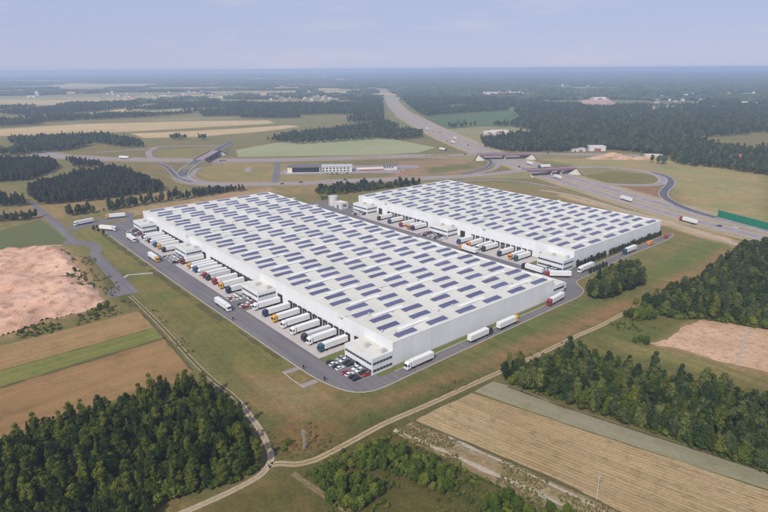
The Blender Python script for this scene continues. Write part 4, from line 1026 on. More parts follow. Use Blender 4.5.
# ------------------------------------------------------------------ other buildings and structures
def at_ground(px, py): x, y = G(px, py); return x, y
# dealership: cream drum end, dark glass front, long white wing
x0, y0 = G(286, 173.0); x1, y1 = G(352, 172.2); L = math.hypot(x1-x0, y1-y0); a = math.atan2(y1-y0, x1-x0)
d_ = tag(empty('dealership_building', (x0, y0, 0), a), 'low building with cream end, dark glass front and white wing', 'building')
link('showroom_wall', MB().box(2, L*0.52, 0, 22, 0, 7.2).me('showroom_wall'), d_, M['cream'])
link('glass_front', MB().box(8, L*0.52 - 1, -0.15, 0.1, 0.7, 6.6).me('glass_front'), d_, M['glass_dark'])
link('plinth', MB().box(0, L*0.53, -3, -0.2, 0, 0.5).me('plinth'), d_, M['wallwhite'])
link('roof', MB().box(1.5, L*0.525, -0.6, 22.5, 7.2, 7.6).me('roof'), d_, M['roofgrey'])
wg = link('wing_wall', MB().box(L*0.525 + 0.2, L, 3, 20, 0, 7.0).me('wing_wall'), d_, M['wallwhite'])
for k in range(8):
    xx = L*0.55 + k * (L*0.43) / 8
    for (za, zb) in ((1.0, 2.6), (4.2, 5.8)):
        link('window', MB().box(xx, xx + 2.6, 2.9, 3.1, za, zb).me('window'), wg, M['glass_dark'])
link('wing_roof', MB().box(L*0.52 + 1, L + 0.5, 2.5, 20.5, 7.0, 7.5).me('wing_roof'), d_, M['plant_grey'])
x0, y0 = G(358, 171.6); x1, y1 = G(398, 170.2); L = math.hypot(x1-x0, y1-y0); a = math.atan2(y1-y0, x1-x0)
d_ = tag(empty('filling_station', (x0, y0, 0), a), 'low building with red band beside the dealership wing', 'building')
link('wall', MB().box(0, L*0.62, 0, 12, 0, 2.6).me('wall'), d_, M['wallwhite'])
link('red_band', MB().box(0.5, L*0.62 - 0.5, -0.12, 0.1, 0.6, 2.0).me('red_band'), d_, M['brickred'])
link('roof', MB().box(-0.5, L*0.63, -0.6, 12.5, 2.6, 3.0).me('roof'), d_, M['cream'])
link('upper_wall', MB().box(L*0.64, L, 4, 20, 0, 5.2).me('upper_wall'), d_, M['wallwhite'])
link('upper_roof', MB().box(L*0.63, L + 0.5, 3.5, 20.5, 5.2, 5.6).me('upper_roof'), d_, M['roofgrey'])
for k in range(4): link('window', MB().box(L*0.66 + 3.4*k, L*0.66 + 3.4*k + 1.8, 3.9, 4.1, 2.6, 4.4).me('window'), d_, M['glass_dark'])
for i, (px, py, c_) in enumerate([(322, 174, 'white'), (327, 174, 'silver'), (332, 174, 'black'), (337, 173.8, 'black'), (342, 173.8, 'white'), (347, 173.6, 'black'), (362, 173, 'white'), (370, 173, 'silver'), (390, 172.5, 'white'), (403, 171, 'white'), (408, 170.5, 'silver')]):
    x, y = G(px, py); car(x, y, R(80) + i*0.05, c_, '%s car on the dealership forecourt' % c_, 'cars on the dealership forecourt', False).location.z = 0.12
# depot in front of the right forest
def hall(px, py, w, dpt, h, label, wall='wallwhite', roofm='plant_grey', rz=0.0, name='depot_hall', cat='building', group=None):
    x, y = G(px, py); e = tag(empty(name, (x, y, 0), rz), label, cat, group)
    link('wall', MB().box(-w/2, w/2, 0, dpt, 0, h).me('wall'), e, M[wall])
    link('roof', MB().box(-w/2 - 0.4, w/2 + 0.4, -0.4, dpt + 0.4, h, h + 0.4).me('roof'), e, M[roofm])
    link('gate', MB().box(-w/5, w/5, -0.1, 0.1, 0, h*0.6).me('gate'), e, M['brickred'])
hall(597.5, 151.0, 26, 16, 7, 'white hall with red gate at the right forest edge', 'wallwhite', 'skylight')
hall(581, 151.5, 14, 12, 4.5, 'small white shed left of the red gated hall')
hall(575, 151.8, 9, 8, 4, 'tiny white shed at the right forest edge, leftmost')
hall(695, 159.8, 20, 12, 6, 'grey farm building between trees by the right meadow', 'cream', 'roofgrey', 0.3)
hall(654, 157.5, 24, 10, 3.5, 'low pale building by the sand heaps', 'cream', 'skylight', -0.1)
hall(500, 132.6, 34, 14, 4, 'low pale shed on the olive field storage yard', 'cream', 'skylight', 0.1)
hall(489, 133.5, 18, 12, 4, 'small pale shed on the olive field storage yard', 'wallwhite', 'skylight', 0.1)
# sand heaps at the depot
def heap(px, py, rx, ry, h, label):
    x, y = G(px, py); n = 18; v, f = [(0, 0, h)], []
    for k, (rr_, hh) in enumerate(((0.25, 0.86), (0.5, 0.55), (0.78, 0.22), (1.0, 0.0))):
        for i in range(n):
            t = 2*math.pi*i/n; j = 1 + 0.22 * mnoise.noise(Vector((math.cos(t)*1.7 + px, math.sin(t)*1.7, k * 0.4)))
            v.append((rx*rr_*j*math.cos(t), ry*rr_*j*math.sin(t), h*hh))
    for i in range(n): f.append((0, 1+i, 1+(i+1) % n))
    for k in range(3):
        for i in range(n):
            a_, b_ = 1 + k*n, 1 + (k+1)*n; f.append((a_+i, b_+i, b_+(i+1) % n, a_+(i+1) % n))
    o = link('sand_heap', mesh('sand_heap', v, f, True), None, M['sandpale'], (x, y, 0.0)); tag(o, label, 'sand heap', 'sand heaps by the right forest')
for i, (px, py, rx, ry, h) in enumerate([(598, 158.6, 18, 9, 4), (612, 156.2, 22, 10, 6), (625, 158.8, 20, 9, 4.5), (640, 159, 17, 9, 4), (652, 157.5, 15, 8, 4)]):
    heap(px, py, rx, ry, h, ORD[i] + ' sand heap from the left by the right forest')
# gabled houses
HW = MB(); HW.v = [(-5, -4, 0), (5, -4, 0), (5, 4, 0), (-5, 4, 0), (-5, -4, 4.2), (5, -4, 4.2), (5, 4, 4.2), (-5, 4, 4.2), (-5, 0, 7.4), (5, 0, 7.4)]
HW.f = [(0, 1, 5, 4), (2, 3, 7, 6), (1, 2, 6, 9, 5), (3, 0, 4, 8, 7)]
hw = HW.me('wall')
hr = mesh('roof', [(-5.5, -4.7, 3.75), (5.5, -4.7, 3.75), (5.5, 0, 7.6), (-5.5, 0, 7.6), (-5.5, 4.7, 3.75), (5.5, 4.7, 3.75)], [(0, 1, 2, 3), (3, 2, 5, 4)])
HOUSES = []
def house(px, py, s, rz, wall, roofm, label, group):
    x, y = G(px, py); HOUSES.append((x, y)); e = tag(empty('house', (x, y, 0), rz), label, 'house', group); e.scale = (s, s, s)
    link('wall', hw, e, M[wall]); link('roof', hr, e, M[roofm])
rv = random.Random(5)
house(735, 162.2, 1.5, 0.2, 'wallwhite', 'brickred', 'white house with red roof at the right forest edge', 'houses along the right forest')
house(741, 160.8, 1.1, 0.4, 'wallwhite', 'roofgrey', 'small white house right of the red roofed one', 'houses along the right forest')
for (n, x0, x1, y0, y1, txt) in [(34, 97, 192, 92.5, 99.5, 'far left village'), (20, 192, 262, 92, 98, 'village left of the central forest'), (16, 270, 330, 96, 101, 'village in front of the central forest'), (14, 475, 535, 92, 98, 'hamlet beside the quarry'),
                                 (14, 555, 600, 82, 99, 'hamlet right of the quarry'), (22, 640, 768, 92, 112, 'hamlets in the right forest'), (22, 660, 768, 76, 90, 'far right village'), (12, 300, 350, 78, 82, 'far central village'), (10, 480, 560, 76, 84, 'hamlet under the right horizon')]:
    for k in range(n):
        house(rv.uniform(x0, x1), rv.uniform(y0, y1), rv.uniform(1.0, 1.7), rv.uniform(0, 3.1), rv.choice(('wallwhite', 'wallwhite', 'cream')), rv.choice(('brickred', 'roofgrey', 'roofgrey', 'plant_grey')), 'small house in the ' + txt, 'houses in the ' + txt)
for (px, py, w, dpt, h, tx_) in [(492, 94, 60, 30, 9, 'white shed at the quarry'), (600, 99.5, 50, 26, 9, 'white shed at the pinkish building site'), (341, 80.2, 90, 50, 14, 'white plant on the central horizon'), (37, 96.5, 14, 14, 26, 'white tower beside the far left field'), (31, 97.5, 40, 20, 8, 'white shed beside the far left tower')]:
    hall(px, py, w, dpt, h, tx_, 'wallwhite', 'skylight', 0, 'far_hall')

# green noise barrier with posts
x0, y0 = G(717.5, 216.8); x1, y1 = G(790, 236.4); L = math.hypot(x1-x0, y1-y0); a = math.atan2(y1-y0, x1-x0)
nb_ = tag(empty('noise_barrier', (x0, y0, 0), a), 'tall green noise barrier along the motorway at right', 'noise barrier')
np_ = int(L // 4)
pm = MB().box(0.06, L/np_ - 0.06, -0.08, 0.08, 0.15, 6.2).me('panel'); po = MB().box(-0.12, 0.12, -0.16, 0.16, 0, 6.4).me('post')
for k in range(np_):
    o = link('panel', pm, nb_, M['green_wall']); o.location = (k * L / np_, 0, 0)
for k in range(np_ + 1):
    o = link('post', po, nb_, M['green_wall']); o.location = (k * L / np_, 0, 0)
# lattice mast in the meadow
x, y = G(304.5, 449.3)
ms = tag(empty('lattice_mast', (x, y, 0), 0.5), 'grey lattice power mast standing alone in the meadow', 'mast')
lm = MB(); hM = 8.0
for k in range(4):
    cx_, cy_ = ((-1, -1), (1, -1), (1, 1), (-1, 1))[k]; nx_, ny_ = ((-1, -1), (1, -1), (1, 1), (-1, 1))[(k+1) % 4]
    lm.bar((cx_*0.34, cy_*0.34, 0), (cx_*0.22, cy_*0.22, hM), 0.05)
    for j in range(8):
        r0, r1 = 0.34 - 0.12*j/8, 0.34 - 0.12*(j+1)/8; z0_, z1_ = hM*j/8, hM*(j+1)/8
        lm.bar((cx_*r0, cy_*r0, z0_), (nx_*r1, ny_*r1, z1_), 0.03)
        lm.bar((nx_*r0, ny_*r0, z0_), (cx_*r1, cy_*r1, z1_), 0.03)
link('tower', lm.me('tower'), ms, M['steel'])
for z_, r_ in ((6.6, 0.75), (7.5, 0.6)):
    ar = MB().bar((-r_, 0, z_), (r_, 0, z_), 0.07).bar((-r_, 0, z_), (0, 0, z_ + 0.5), 0.04).bar((r_, 0, z_), (0, 0, z_ + 0.5), 0.04)
    b_ = link('cross_arm', ar.me('cross_arm'), ms, M['steel'])
    for s in (-1, 1): link('insulator', MB().cyl(s*r_, 0, z_ - 0.55, 0.09, 0.55, 6).me('insulator'), b_, M['plant_grey'])
x, y = G(596.5, 499.5)
ps = tag(empty('power_pole', (x, y, 0), 0.3), 'slender pale power pole in the stubble field', 'pole')
link('shaft', MB().cyl(0, 0, 0, 0.2, 9.0, 8, r2=0.12).me('shaft'), ps, M['bridge_conc'])
link('cross_arm', MB().box(-1.0, 1.0, -0.07, 0.07, 8.2, 8.35).me('cross_arm'), ps, M['steel'])
for s in (-0.9, 0, 0.9): link('insulator', MB().cyl(s, 0, 8.35, 0.06, 0.35, 6).me('insulator'), ps, M['plant_grey'])
for (u, w, tx_) in ((24.0, -31.6, 'beside the left paved ramp'), (9.6, -30.2, 'beside the right paved ramp'), (92.5, -32.0, 'on the yard road below the middle office')):
    x, y = LA(u, w); p_ = tag(empty('marker_post', (x, y, 0.02), ROT), 'small dark post ' + tx_, 'post')
    link('shaft', MB().box(-0.09, 0.09, -0.09, 0.09, 0, 1.1).me('shaft'), p_, M['underframe']); link('head', MB().box(-0.35, 0.35, -0.3, 0.3, 1.1, 2.1, 0.05, 0.05).me('head'), p_, M['underframe'])

# ------------------------------------------------------------------ vegetation prototypes
def ico():
    t = (1 + 5 ** 0.5) / 2
    v = [(-1, t, 0), (1, t, 0), (-1, -t, 0), (1, -t, 0), (0, -1, t), (0, 1, t), (0, -1, -t), (0, 1, -t), (t, 0, -1), (t, 0, 1), (-t, 0, -1), (-t, 0, 1)]
    f = [(0, 11, 5), (0, 5, 1), (0, 1, 7), (0, 7, 10), (0, 10, 11), (1, 5, 9), (5, 11, 4), (11, 10, 2), (10, 7, 6), (7, 1, 8), (3, 9, 4), (3, 4, 2), (3, 2, 6), (3, 6, 8), (3, 8, 9), (4, 9, 5), (2, 4, 11), (6, 2, 10), (8, 6, 7), (9, 8, 1)]
    return np.array(v) / math.sqrt(1 + t*t), np.array(f)
ICOV, ICOF = ico()
def crown(seed, H, Rad, base, nl, leaf, kind='broad', core=0.78):
    """leaf-clump faces spread over several lobes, with small dark cores inside"""
    r = np.random.default_rng(seed); lobes = []
    if kind == 'broad':
        lobes.append((0, 0, base + (H-base)*0.5, Rad*0.72, (H-base)*0.46))
        for k in range(7):
            a = r.uniform(0, 6.28); z = base + (H-base)*r.uniform(0.18, 0.8); q = Rad * r.uniform(0.35, 0.62) * (1.15 - abs((z-base)/(H-base) - 0.45))
            s = Rad * r.uniform(0.32, 0.5); lobes.append((q*math.cos(a), q*math.sin(a), z, s, s * r.uniform(0.8, 1.15)))
        lobes.append((r.uniform(-.2, .2)*Rad, r.uniform(-.2, .2)*Rad, H - Rad*0.4, Rad*0.4, Rad*0.42))
    elif kind == 'cone':
        for k in range(6):
            t = k / 5; lobes.append((r.uniform(-.15, .15)*Rad, r.uniform(-.15, .15)*Rad, base + (H-base)*(0.12 + 0.8*t), Rad*(1.0 - 0.78*t), (H-base)*0.16))
    else:
        for k in range(5):
            a = r.uniform(0, 6.28); q = Rad * r.uniform(0, 0.55); s = Rad * r.uniform(0.4, 0.62)
            lobes.append((q*math.cos(a), q*math.sin(a), max(s*0.5, H*r.uniform(0.35, 0.62)), s, s * 0.85))
    V, F = [], []; n = 0
    w = np.array([l[3]**2 for l in lobes]); w /= w.sum()
    for li, l in enumerate(lobes):
        j = 1 + r.uniform(-0.12, 0.12, (12, 1))
        v = ICOV * np.array((l[3], l[3], l[4])) * core * j + np.array(l[:3]); V.append(v); F += (ICOF + n).tolist(); n += 12
    for li in r.choice(len(lobes), nl, p=w):
        l = lobes[li]; d = r.normal(size=3); d /= np.linalg.norm(d); d[2] = abs(d[2]) * 0.9 - 0.25 if r.random() < 0.75 else d[2]
        d /= np.linalg.norm(d)
        c = np.array(l[:3]) + d * np.array((l[3], l[3], l[4])) * r.uniform(0.78, 1.08)
        nn = d + r.normal(size=3) * 0.55; nn /= np.linalg.norm(nn)
        a = np.cross(nn, r.normal(size=3)); a /= np.linalg.norm(a); b_ = np.cross(nn, a); s = leaf * r.uniform(0.6, 1.3)
        V.append(np.array([c - a*s, c + b_*s*0.7, c + a*s, c - b_*s*0.7])); F.append((n, n+1, n+2, n+3)); n += 4
    return mesh('crown', np.concatenate(V).tolist(), F)
def trunk(H, r0, seed):
    rr_ = random.Random(seed); m_ = MB().cyl(0, 0, 0, r0, H, 7, r2=r0*0.35)
    for k in range(4):
        a = rr_.uniform(0, 6.28); z = H * rr_.uniform(0.45, 0.85); l_ = H * 0.28
        m_.bar((0, 0, z), (l_*math.cos(a)*0.7, l_*math.sin(a)*0.7, z + l_*0.7), r0*0.35, 4)
    return m_.me('trunk')
def protos(prefix, specs, mat, with_trunk=True):
    out = []
    for s in specs:
        me = crown(*s); me.materials.append(M[mat])
        tk = trunk(s[1]*0.78, 0.018*s[1] + 0.05, s[0])
        out.append((me, tk))
    return out
P_near = protos('near', [(11, 11.5, 2.9, 1.0, 1050, 0.36), (12, 13.0, 2.5, 1.2, 1000, 0.34), (13, 10.0, 3.2, 1.0, 1050, 0.36), (14, 14, 2.3, 1.4, 950, 0.34), (15, 8.5, 2.4, 0.8, 850, 0.34), (16, 12, 2.0, 1.0, 800, 0.34, 'cone', 0.8)], 'leaf_dark')
P_right = protos('right', [(21, 11.0, 3.5, 0.7, 900, 0.48), (22, 12.0, 3.2, 0.9, 900, 0.46), (23, 10.0, 3.8, 0.6, 950, 0.48), (24, 13.0, 3.0, 1.0, 850, 0.46)], 'leaf_grey')
P_green = protos('green', [(31, 6.0, 2.7, 0.6, 650, 0.36), (32, 5.2, 2.4, 0.5, 600, 0.34), (33, 7.2, 2.6, 0.8, 650, 0.36)], 'leaf_green')
P_pine = protos('pine', [(41, 13.5, 2.4, 3.0, 420, 0.6, 'cone', 0.8), (42, 15, 2.6, 3.5, 420, 0.6, 'cone', 0.8), (43, 13, 2.9, 3.4, 420, 0.6)], 'leaf_pine')
P_yard = protos('yard', [(51, 5.6, 1.65, 0.5, 420, 0.28), (52, 5.2, 1.55, 0.5, 420, 0.28)], 'leaf_yard')
P_bright = protos('bright', [(26, 9.5, 3.0, 0.6, 850, 0.42), (27, 8.0, 2.6, 0.6, 800, 0.40)], 'leaf_green')
P_wood2 = P_right + P_near[:3] + P_bright[:1] + protos('slim', [(28, 13.5, 2.2, 1.0, 800, 0.42), (29, 12.5, 2.6, 1.2, 850, 0.42)], 'leaf_grey')
P_far = protos('far', [(61, 14, 3.9, 2, 110, 0.95), (62, 16, 3.5, 2, 110, 0.95), (63, 13, 4.3, 2, 110, 1.0)], 'leaf_far')
P_mid = protos('mid', [(65, 12, 3.4, 1.2, 320, 0.62), (66, 13, 3.0, 1.4, 320, 0.62), (67, 11, 3.6, 1.0, 320, 0.62), (68, 14, 2.8, 1.6, 320, 0.6)], 'leaf_pine')
P_bush = protos('bush', [(71, 2.6, 1.7, 0.1, 200, 0.30, 'bush'), (72, 2.0, 1.5, 0.1, 180, 0.28, 'bush'), (73, 3.2, 1.6, 0.1, 220, 0.30, 'bush')], 'leaf_green')
P_scrub = protos('scrub', [(81, 1.1, 0.9, 0.05, 60, 0.2, 'bush'), (82, 0.8, 0.7, 0.05, 50, 0.18, 'bush')], 'leaf_scrub')
# far canopy clump: lumpy group of crowns seen from kilometres away
def clump(seed):
    r = np.random.default_rng(seed); V, F = [], []; n = 0
    for k in range(9):
        a, q = r.uniform(0, 6.28), 17 * math.sqrt(r.uniform(0, 1)); s = r.uniform(5, 7.5)
        v = ICOV * np.array((s, s, r.uniform(6, 8))) * (1 + r.uniform(-0.2, 0.2, (12, 1))) + np.array((q*math.cos(a), q*math.sin(a), r.uniform(6, 9)))
        V.append(v); F += (ICOF + n).tolist(); n += 12
    return mesh('canopy', np.concatenate(V).tolist(), F)
P_clump = []
for s in (91, 92, 93):
    me = clump(s); me.materials.append(M['leaf_far']); P_clump.append((me, None))

def gn_scatter(key, plist, crown_only=True):
    """geometry-node group: one of the prototypes on every vertex, turned and scaled by attributes"""
    col = bpy.data.collections.new('proto_' + key)
    for i, (me, tk) in enumerate(plist):
        col.objects.link(bpy.data.objects.new('proto_%s_%d' % (key, i), me))
    ng = bpy.data.node_groups.new('scatter_' + key, 'GeometryNodeTree')
    ng.interface.new_socket('Geometry', in_out='INPUT', socket_type='NodeSocketGeometry')
    ng.interface.new_socket('Geometry', in_out='OUTPUT', socket_type='NodeSocketGeometry')
    n, l = ng.nodes, ng.links
    gi, go = n.new('NodeGroupInput'), n.new('NodeGroupOutput')
    ip = n.new('GeometryNodeInstanceOnPoints'); ci = n.new('GeometryNodeCollectionInfo')
    ci.inputs['Collection'].default_value = col; ci.inputs['Separate Children'].default_value = True; ci.inputs['Reset Children'].default_value = True
    ip.inputs['Pick Instance'].default_value = True
    def attr(nm, dt):
        a_ = n.new('GeometryNodeInputNamedAttribute'); a_.data_type = dt; a_.inputs['Name'].default_value = nm; return a_.outputs['Attribute']
    l.new(gi.outputs[0], ip.inputs['Points']); l.new(ci.outputs[0], ip.inputs['Instance'])
    l.new(attr('pick', 'INT'), ip.inputs['Instance Index']); l.new(attr('turn', 'FLOAT_VECTOR'), ip.inputs['Rotation']); l.new(attr('size', 'FLOAT_VECTOR'), ip.inputs['Scale'])
    l.new(ip.outputs[0], go.inputs[0])
    return ng
GN = {}
def stuff(name, pts, plist, key, label, cat, smin=0.8, smax=1.2, seed=1):
    if key not in GN: GN[key] = gn_scatter(key, plist)
    r = np.random.default_rng(seed); n = len(pts)
    if n == 0: return
    me = bpy.data.meshes.new(name); me.from_pydata([(p[0], p[1], 0.0) for p in pts], [], [])
    me.attributes.new('pick', 'INT', 'POINT').data.foreach_set('value', r.integers(0, len(plist), n).astype(np.int32))
    t = np.zeros((n, 3), np.float32); t[:, 2] = r.uniform(0, 6.28, n)
    me.attributes.new('turn', 'FLOAT_VECTOR', 'POINT').data.foreach_set('vector', t.ravel())
    s = r.uniform(smin, smax, (n, 1)) * np.concatenate([np.ones((n, 2)), r.uniform(0.85, 1.15, (n, 1))], 1)
    me.attributes.new('size', 'FLOAT_VECTOR', 'POINT').data.foreach_set('vector', s.astype(np.float32).ravel())
    o = link(name, me); md = o.modifiers.new('scatter', 'NODES'); md.node_group = GN[key]
    return tag(o, label, cat, kind='stuff')
def tree(x, y, s, rz, proto, label, group, cat='tree', name='broadleaf_tree'):
    e = tag(empty(name, (x, y, 0), rz), label, cat, group); e.scale = (s, s, s)
    link('trunk', proto[1], e, M['bark']); link('crown', proto[0], e)
    return e
def scatter(poly, sp, seed, jit=0.42, thin=None):
    r = np.random.default_rng(seed); xs = [p[0] for p in poly]; ys = [p[1] for p in poly]
    X, Y = np.meshgrid(np.arange(min(xs), max(xs), sp), np.arange(min(ys), max(ys), sp))
    X = X + r.uniform(-jit, jit, X.shape) * sp; Y = Y + r.uniform(-jit, jit, Y.shape) * sp
    k = inpoly(X, Y, poly)
    if thin: k &= r.random(X.shape) < thin
    return [(a, b_) for a, b_ in zip(X[k], Y[k])]
near_trees = []     # (distance, x, y, proto, label, group)
def wood(px, zc, sp, plist, key, seed, stuff_name, stuff_label, label, group, own=True, smin=0.75, smax=1.2, thin=None):
    pts = scatter(GPW(px, zc), sp, seed, thin=thin)
    return dict(pts=pts, plist=plist, key=key, sl=stuff_label, sn=stuff_name, label=label, group=group, own=own, smin=smin, smax=smax, seed=seed)
woods = [
    wood([(-40, 450), (0, 433), (40, 421), (95, 400), (150, 387), (185, 377), (206, 380), (225, 396), (243, 415), (256, 436), (262, 456), (252, 472), (226, 484), (190, 492), (158, 502), (135, 528), (100, 600), (-40, 640)], 7.5, 2.5, P_near, 'near', 101, 'mixed_wood', 'dense mixed wood filling the lower left corner', 'broadleaf tree of the dense wood in the lower left corner', 'trees of the lower left wood', smin=0.45, smax=0.92),
    wood([(503, 372), (506, 360), (516, 355), (535, 358), (548, 358), (560, 348), (576, 342), (600, 350), (626, 359), (660, 366), (690, 375), (722, 378), (745, 390), (790, 400), (790, 482), (768, 474), (720, 458), (660, 437), (600, 415), (560, 402), (522, 391)], 8.0, 2.9, P_wood2, 'wood2', 102, 'mixed_wood', 'wide wood right of centre beside the grey green field', 'broadleaf tree of the wood beside the grey green field', 'trees of the wood beside the grey green field', smin=0.5, smax=0.98),
    wood([(636, 304), (645, 293), (662, 288), (684, 278), (703, 272), (718, 258), (737, 246), (752, 240), (800, 234), (800, 336), (768, 328), (740, 324), (700, 318), (670, 317), (650, 311)], 9.0, 3.2, P_wood2, 'wood2', 103, 'mixed_wood', 'dark wood at the right edge behind the sandy plot', 'broadleaf tree of the wood behind the sandy plot', 'trees of the wood behind the sandy plot', smin=0.55, smax=1.0),
    wood([(587, 289), (592, 298), (604, 300), (624, 293), (641, 286), (646, 276), (640, 266), (630, 261), (614, 267), (600, 274)], 7.0, 3.0, P_wood2, 'wood2', 104, 'tree_clump', 'round clump right of the far warehouse road', 'broadleaf tree of the round clump below the far warehouse', 'trees of the clump below the far warehouse', smin=0.7, smax=0.95),
    wood([(310, 474), (330, 464), (352, 456), (374, 442), (384, 440), (396, 450), (420, 456), (444, 466), (457, 477), (456, 488), (440, 494), (424, 490), (405, 478), (380, 470), (350, 468), (330, 480), (318, 484)], 2.0, 1.9, P_green, 'green', 105, 'scrub_thicket', 'bright green thicket below the sandy track', 'bright green young tree of the thicket below the sandy track', 'young trees of the green thicket', smin=0.34, smax=0.85),
    wood([(322, 492), (345, 478), (362, 476), (384, 486), (382, 500), (352, 512), (330, 506)], 2.0, 2.2, P_green, 'green', 106, 'scrub_thicket', 'small thicket left of the bright green one', 'young tree of the small thicket beside the short bare track', 'young trees of the small thicket', smin=0.45, smax=0.9),
    wood([(478, 512), (490, 500), (502, 494), (512, 500), (530, 506), (556, 508), (580, 520), (560, 540), (500, 540)], 1.5, 3.0, P_green, 'green', 107, 'scrub_thicket', 'green bushes at the bottom edge', 'green young tree at the bottom edge of the photo', 'young trees at the bottom edge', smin=0.45, smax=0.85),
    wood([(622, 316), (630, 311), (645, 309), (656, 313), (658, 318), (644, 321), (630, 321)], 2.0, 3.2, P_green, 'green', 108, 'scrub_thicket', 'bright bushes at the end of sandy track', 'bright green small tree at the upper end of the sandy track', 'small trees at the end of the sandy track', smin=0.7, smax=1.0),
]
cand = []
for wd_ in woods:
    for p in wd_['pts']: cand.append((math.hypot(p[0], p[1]), p, wd_))
def in_view(p, zc=6):
    x, y, z = p[0], p[1], zc - CAM_H
    d = y*_cp - z*_sp; v = y*_sp + z*_cp
    if d < 1: return False
    return abs(x / d * FPX) < 388 and abs(v / d * FPX) < 262
vis = sorted([c_ for c_ in cand if in_view(c_[1])], key=lambda c_: c_[0])
quota = {id(w_): q for w_, q in zip(woods, (125, 62, 16, 22, 40, 14, 10, 8))}
rt = random.Random(3); taken = {id(w_): set() for w_ in woods}
for d_, p, wd_ in vis:
    if quota[id(wd_)] <= 0: continue
    quota[id(wd_)] -= 1; taken[id(wd_)].add(p)
    tree(p[0], p[1], rt.uniform(wd_['smin'], wd_['smax']), rt.uniform(0, 6.28), rt.choice(wd_['plist']), wd_['label'], wd_['group'])
for wd_ in woods:
    rest = [p for p in wd_['pts'] if p not in taken[id(wd_)]]
    stuff(wd_['sn'], rest, wd_['plist'], wd_['key'], wd_['sl'], 'wood', wd_['smin'], wd_['smax'], wd_['seed'])

# tree row and hedge of the far warehouse
rr = random.Random(8)
for k in range(29):
    if k in (9,): continue
    x, y = LA(20.6 + rr.uniform(-0.15, 0.15), 180.5 + 4.1*k)
    tree(x, y, rr.uniform(0.85, 1.1), rr.uniform(0, 6), P_yard[k % 2], 'small dark tree of the row under the far warehouse end wall', 'small trees along the far warehouse')
for k in range(6):
    x, y = LA(9.0 + rr.uniform(-0.2, 0.2) - (0.35*k if k < 2 else 0), 176 + 3.9*k)
    tree(x, y, rr.uniform(0.8, 0.95), rr.uniform(0, 6), P_yard[k % 2], 'small dark tree of the short row across the road', 'small trees across the road from the far warehouse')
for i, (px, py, s) in enumerate([(94, 231, 0.9), (99, 233, 0.85), (104, 235.5, 0.9), (97, 229, 0.7), (640, 342.5, 0.75), (646, 346, 0.8), (634, 343, 0.55), (636, 305, 0.8), (362, 470, 0.6), (288, 446, 0.55), (283, 452, 0.45), (50, 305, 0.7), (75, 272, 0.6), (72, 287, 0.5), (108, 309, 0.75), (100, 310, 0.7)]):
    x, y = G(px, py)
    tree(x, y, s, i, P_green[i % 3] if i > 3 else P_yard[i % 2], ['dark bush at the yard entrance beside the lorry', 'green bush standing near the sandy plot', 'single bush in the meadow', 'green bush on the sand pit edge'][0 if i < 4 else 1 if i < 8 else 2 if i < 11 else 3],
         ['bushes at the yard entrance', 'bushes near the sandy plot', 'bushes in the meadow', 'bushes at the sand pit'][0 if i < 4 else 1 if i < 8 else 2 if i < 11 else 3], 'bush', 'bush')

def px_wood(px, zc, sp, plist, key, seed, label, smin=0.8, smax=1.2, name='woodland', thin=None):
    pts = scatter(GPW(px, zc), sp, seed, thin=thin)
    X, Y = np.array([p[0] for p in pts]), np.array([p[1] for p in pts])
    ok = np.ones(X.shape, bool)
    for o in C.objects:
        if Y.size and Y.min() > 1200 and o.name.startswith('far_field'): ok &= ~inpoly(X, Y, [tuple(v_.co[:2]) for v_ in o.data.vertices])
    stuff(name, [p for p, k in zip(pts, ok) if k], plist, key, label, 'wood', smin, smax, seed)
px_wood([(66, 212.5), (84, 209.5), (103, 209), (107, 205.5), (122, 203.5), (150, 199.5), (175, 196.5), (192, 194.5), (230, 189.5), (232, 191.5), (192, 198), (150, 204), (110, 210.5), (80, 214.5), (67, 216)], 2.5, 4.0, P_mid + P_right[:1], 'hedge', 201, 'row of trees behind the left end of near warehouse', 0.35, 0.95, 'tree_belt', 0.8)
px_wood([(-40, 155), (20, 154.5), (50, 155.5), (59, 164), (51, 172), (30, 180), (-40, 184)], 10, 4.2, P_mid, 'mid', 202, 'dark pine wood at left edge beyond the access road', 0.55, 0.85)
px_wood([(28, 180), (60, 173), (72, 168), (95, 166), (115, 162.5), (128, 166), (150, 175), (167, 186), (120, 197), (90, 201), (40, 205), (28, 196)], 10, 4.2, P_mid, 'mid', 203, 'dark wood behind the hedge row at left', 0.55, 0.85)
px_wood([(-40, 192), (22, 192), (27, 201), (20, 206), (-40, 207)], 9, 5.0, P_mid, 'mid', 204, 'small dark wood at the left edge by the road end', 0.55, 0.85)
px_wood([(-40, 219), (12, 217), (36, 214.5), (38, 218), (10, 221), (-40, 225)], 2.5, 3.4, P_mid + P_right[:1], 'hedge', 205, 'low tree belt above the dark green pasture', 0.45, 0.75, 'tree_belt')
px_wood([(66, 159), (72, 156), (95, 158), (105, 165), (75, 167)], 9, 5.5, P_mid, 'mid', 206, 'little wood on the left cross road', 0.55, 0.85)
px_wood([(-40, 152), (0, 149), (30, 141), (60, 140), (93, 142), (70, 150), (30, 154), (-40, 158)], 10, 6, P_far, 'far', 207, 'long wood behind the left cross road', 0.6, 0.95)
px_wood([(8, 138), (60, 134), (100, 132), (140, 138.5), (143, 145), (120, 147), (95, 143), (40, 144), (10, 144)], 10, 6.5, P_far, 'far', 208, 'wood belt in front of the long golden field', 0.6, 0.95)
px_wood([(168, 136), (190, 134.5), (206, 135), (206, 139), (172, 140)], 10, 6.5, P_far, 'far', 209, 'small grove below the golden fields', 0.6, 0.95)
